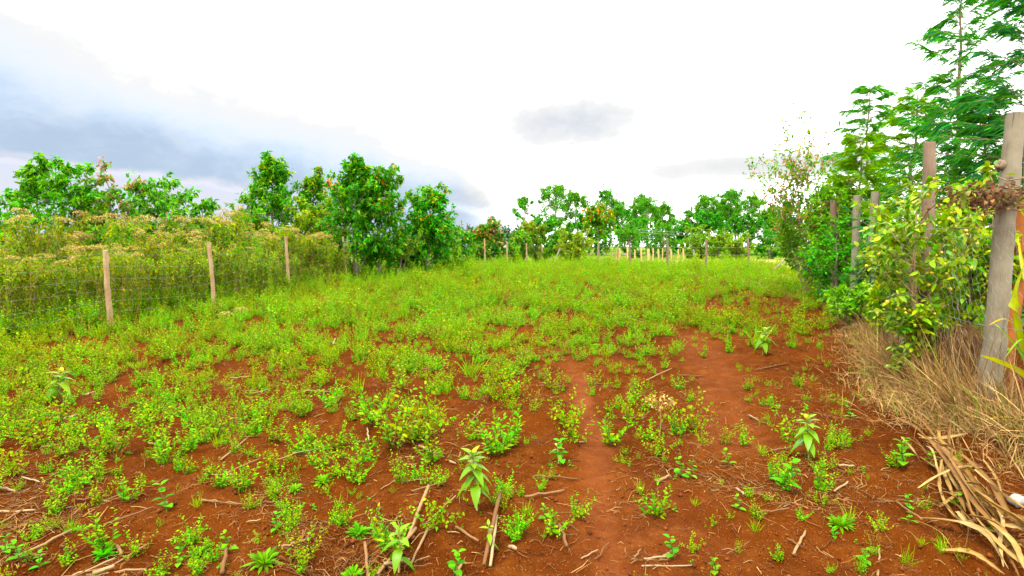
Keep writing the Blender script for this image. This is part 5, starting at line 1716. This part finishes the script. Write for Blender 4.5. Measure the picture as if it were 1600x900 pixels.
leaves(m, np.column_stack([bx, by, hfull(bx, by) - .01]), D, hgt, rg.uniform(.0016, .0036, n), cc, 'mid', rg.uniform(.0, .9, n), .3, rg)
o = m.build('dry_grass', M_STRAW); tag(o, 'tangle of dry tan grass along the foot of the right fence', 'grass', kind='stuff')

# ---- thatch-like mound of dead grass hanging behind the netting
mt = thing('dead_grass_mound', 'rounded brown mound of dead grass behind the netting beside the thick post', 'mound')
c0 = V(1482, 620, 5.0); c0[2] = float(hfull(c0[0], c0[1])); c0[0] += .12; c0[1] += .15
mt.location = c0
rw, rh = .34, .66
m = MB()
uu = np.linspace(0, 1, 9); th = np.arange(18) * 2 * math.pi / 18
prf = np.sqrt(np.clip(1 - uu ** 2.6, 0, 1))
vv = np.stack([np.outer(prf, np.cos(th)) * rw * (1 + .07 * rg.normal(size=(9, 18))), np.outer(prf, np.sin(th)) * rw * .75, np.outer(uu, np.ones(18)) * rh * .95 - .02], -1)
fi = np.arange(9 * 18).reshape(9, 18)
m.add(vv.reshape(-1, 3), (.08, .036, .006), np.stack([fi[:-1], np.roll(fi[:-1], -1, 1), np.roll(fi[1:], -1, 1), fi[1:]], -1).reshape(-1, 4), smooth=True)
m.build('core', M_STRAW, mt)
n = 3000
a = rg.uniform(0, 6.28, n); u = rg.random(n)
pr_ = np.sqrt(np.clip(1 - u ** 2.6, 0, 1))
P = np.stack([np.cos(a) * pr_ * rw * 1.02, np.sin(a) * pr_ * rw * .77, u * rh * .97], 1)
D = np.stack([np.cos(a) * .55, np.sin(a) * .45, -.25 - .7 * (1 - u)], 1) + rg.normal(0, .38, (n, 3))
m = MB(); leaves(m, P, D, rg.uniform(.12, .32, n), rg.uniform(.0016, .003, n), vary(rg, pick(rg, ((.13, .06, .010), (.09, .04, .006), (.17, .09, .02)), (3, 2, 2), n), n, .2, .05), 'mid', .5, .3, rg)
o = m.build('hanging_blades', M_STRAW, mt); o['kind'] = 'stuff'

# ---- green maize-like plant at the right frame edge
mz = thing('blade_leaved_plant', 'plant with long yellow green strap leaves at the right frame edge', 'plant')
mb0 = G(1640, 690); mb0[0] += 0; mz.location = mb0
rg = np.random.default_rng(1700)
BLD = [([(1640, 640, 4.1), (1600, 588, 4.0), (1560, 566, 3.95), (1532, 555, 3.9)], .028, (.34, .34, .012)), ([(1640, 650, 4.1), (1598, 560, 4.0), (1568, 520, 4.0), (1552, 505, 4.0)], .026, (.14, .27, .02)),
       ([(1635, 660, 4.1), (1590, 520, 4.0), (1588, 460, 4.0), (1602, 410, 4.0)], .030, (.26, .30, .02)), ([(1640, 660, 4.1), (1600, 540, 4.05), (1575, 500, 4.1), (1545, 508, 4.1)], .022, (.36, .27, .03)),
       ([(1645, 660, 4.1), (1615, 500, 4.0), (1600, 440, 4.0), (1590, 370, 4.1)], .030, (.30, .30, .02)), ([(1640, 690, 4.0), (1600, 660, 3.9), (1570, 652, 3.9), (1540, 656, 3.9)], .022, (.46, .32, .06)),
       ([(1640, 690, 3.9), (1600, 672, 3.8), (1575, 668, 3.8), (1555, 672, 3.8)], .020, (.40, .24, .05)), ([(1650, 640, 4.2), (1640, 500, 4.1), (1622, 430, 4.1), (1604, 400, 4.1)], .03, (.1, .22, .02)),
       ([(1640, 700, 3.8), (1610, 712, 3.6), (1580, 735, 3.5), (1568, 752, 3.45)], .018, (.16, .26, .02)), ([(1660, 650, 4.1), (1640, 560, 4.0), (1600, 530, 3.9), (1570, 560, 3.85)], .02, (.12, .26, .02))]
for pts, w_, c in BLD:
    P = spline([V(*p) for p in pts], 14) - mb0
    t = np.linspace(0, 1, 14)
    m = MB(); ribbon(m, P, w_ * np.clip(np.sin(np.pi * (t * .78 + .2)), .04, 1), c, .35, rg.uniform(-.8, .8), rg)
    m.build('leaf', M_GLOSSY, mz)
m = MB(); tubes(m, spline([(0, 0, -.05), (.01, 0, .3), (.03, .03, .6)], 6)[None], np.full((1, 6), .014), (.25, .27, .06), 7, cap=True)
m.build('stalk', M_STEM, mz)
# pale scrap at the frame edge
sc = MB()
g = G(1592, 790)
k = 9; uu = np.linspace(-1, 1, k); A, B = np.meshgrid(uu, uu)
zz = .05 + .045 * (1 - A ** 2) + .035 * (fbm(A * 2 + 5, B * 2, 4, 3) - .5)
fi = np.arange(k * k).reshape(k, k)
top = np.stack([A * .085, B * .06, zz], -1).reshape(-1, 3); bot = np.stack([A * .08, B * .055, zz * .1 - .01], -1).reshape(-1, 3)
q = np.stack([fi[:-1, :-1], fi[:-1, 1:], fi[1:, 1:], fi[1:, :-1]], -1).reshape(-1, 4)
rim = np.concatenate([fi[0, :], fi[1:, -1], fi[-1, -2::-1], fi[-2:0:-1, 0]])
rq = np.stack([rim, np.roll(rim, -1), np.roll(rim, -1) + k * k, rim + k * k], 1)[:, ::-1]
sc.add(np.concatenate([top, bot]), (.22, .20, .18), np.concatenate([q, q[:, ::-1] + k * k, rq]), smooth=True)
o = sc.build('pale_stone', attr_mat('pale_stone', .8, .3, 0, .5)); o.location = g; o.scale = (.5, .5, .5)
tag(o, 'pale whitish stone at the right frame edge by the dry leaves', 'stone')

# ---- broad-leaved plants in the field, each leaf a part
leafm = {}
def leaf_mesh(key, ll, lw, c, droop):
    m = MB(); leaves(m, np.zeros((1, 3)), np.array([[1., 0, .0]]), ll, lw, np.array([c]), 'hi', droop, .22, RNG, up=np.array([[0, 0, 1.]]))
    return m.mesh('leaf', M_GLOSSY)


CB = ((.085, .21, .008), (.11, .24, .008), (.15, .27, .006), (.28, .29, .005))
LM = [leaf_mesh(i, 1.0, .26, c, dr) for i, (c, dr) in enumerate((c, dr) for c in CB for dr in (.45, .8))]


def broad_plant(label, px, py, hpx, seed, nl=16, lfl=.5, stems=1):
    g = G(px, py); dist = math.hypot(g[1], CAMH - g[2]); H = hpx / FPX * dist * .76
    rg = np.random.default_rng(seed)
    t = thing('broadleaf_plant', label, 'plant', g)
    for s_ in range(stems):
        b = rg.uniform(0, 6.28); hh = H * (1 if s_ == 0 else rng.uniform(.5, .75))
        off = np.array([math.cos(b), math.sin(b), 0]) * (.03 if s_ else 0)
        P = spline([off + (0, 0, -.03), off + (rg.normal(0, .01), rg.normal(0, .01), hh * .5), off * 1.6 + (rg.normal(0, .02), rg.normal(0, .02), hh)], 7)
        m = MB(); tubes(m, P[None], np.linspace(.006, .0025, 7)[None], (.24, .20, .07), 6); m.build('stem', M_STEM, t)
        for j in range(nl):
            u = .38 + .62 * (j / (nl - 1)) ** .8
            p, T = along(P[None], np.array([u]))
            ez = -.1 + 1.15 * max(0, (u - .55) / .45) ** 1.5
            L = H * lfl * (1.0 - .5 * ((u - .38) / .62)) * rg.uniform(.75, 1.1)
            kk = 2 * int(np.clip(round(2.9 * (u - .45) / .6 + rg.normal(0, .5)), 0, 3)) + (1 if u < .75 else 0)
            mesh_obj('leaf', LM[kk], t, p[0], (0, -ez, j * 2.4 + rg.uniform(-.3, .3)), (L, L, L))


broad_plant('tall broadleaf plant with yellow-tipped leaves in the centre foreground', 746, 806, 112, 2001, 26, .40)
broad_plant('broadleaf plant with yellow tip on bare soil at the right of the field', 1264, 722, 84, 2002, 24, .46)
broad_plant('broadleaf plant among the weeds at the back right of the field', 1192, 556, 52, 2003, 14, .62)
broad_plant('small broadleaf plant with yellow bud at the bottom edge', 622, 884, 84, 2004, 10, .5)
broad_plant('little broadleaf sprout just below the tall central plant', 762, 858, 50, 2005, 7, .5)
broad_plant('drooping broadleaf plant in the dense weeds at the far left', 96, 628, 60, 2006, 16, .6)
broad_plant('broadleaf sprout beside the left foot of the path bend', 874, 726, 34, 2010, 9, .7)
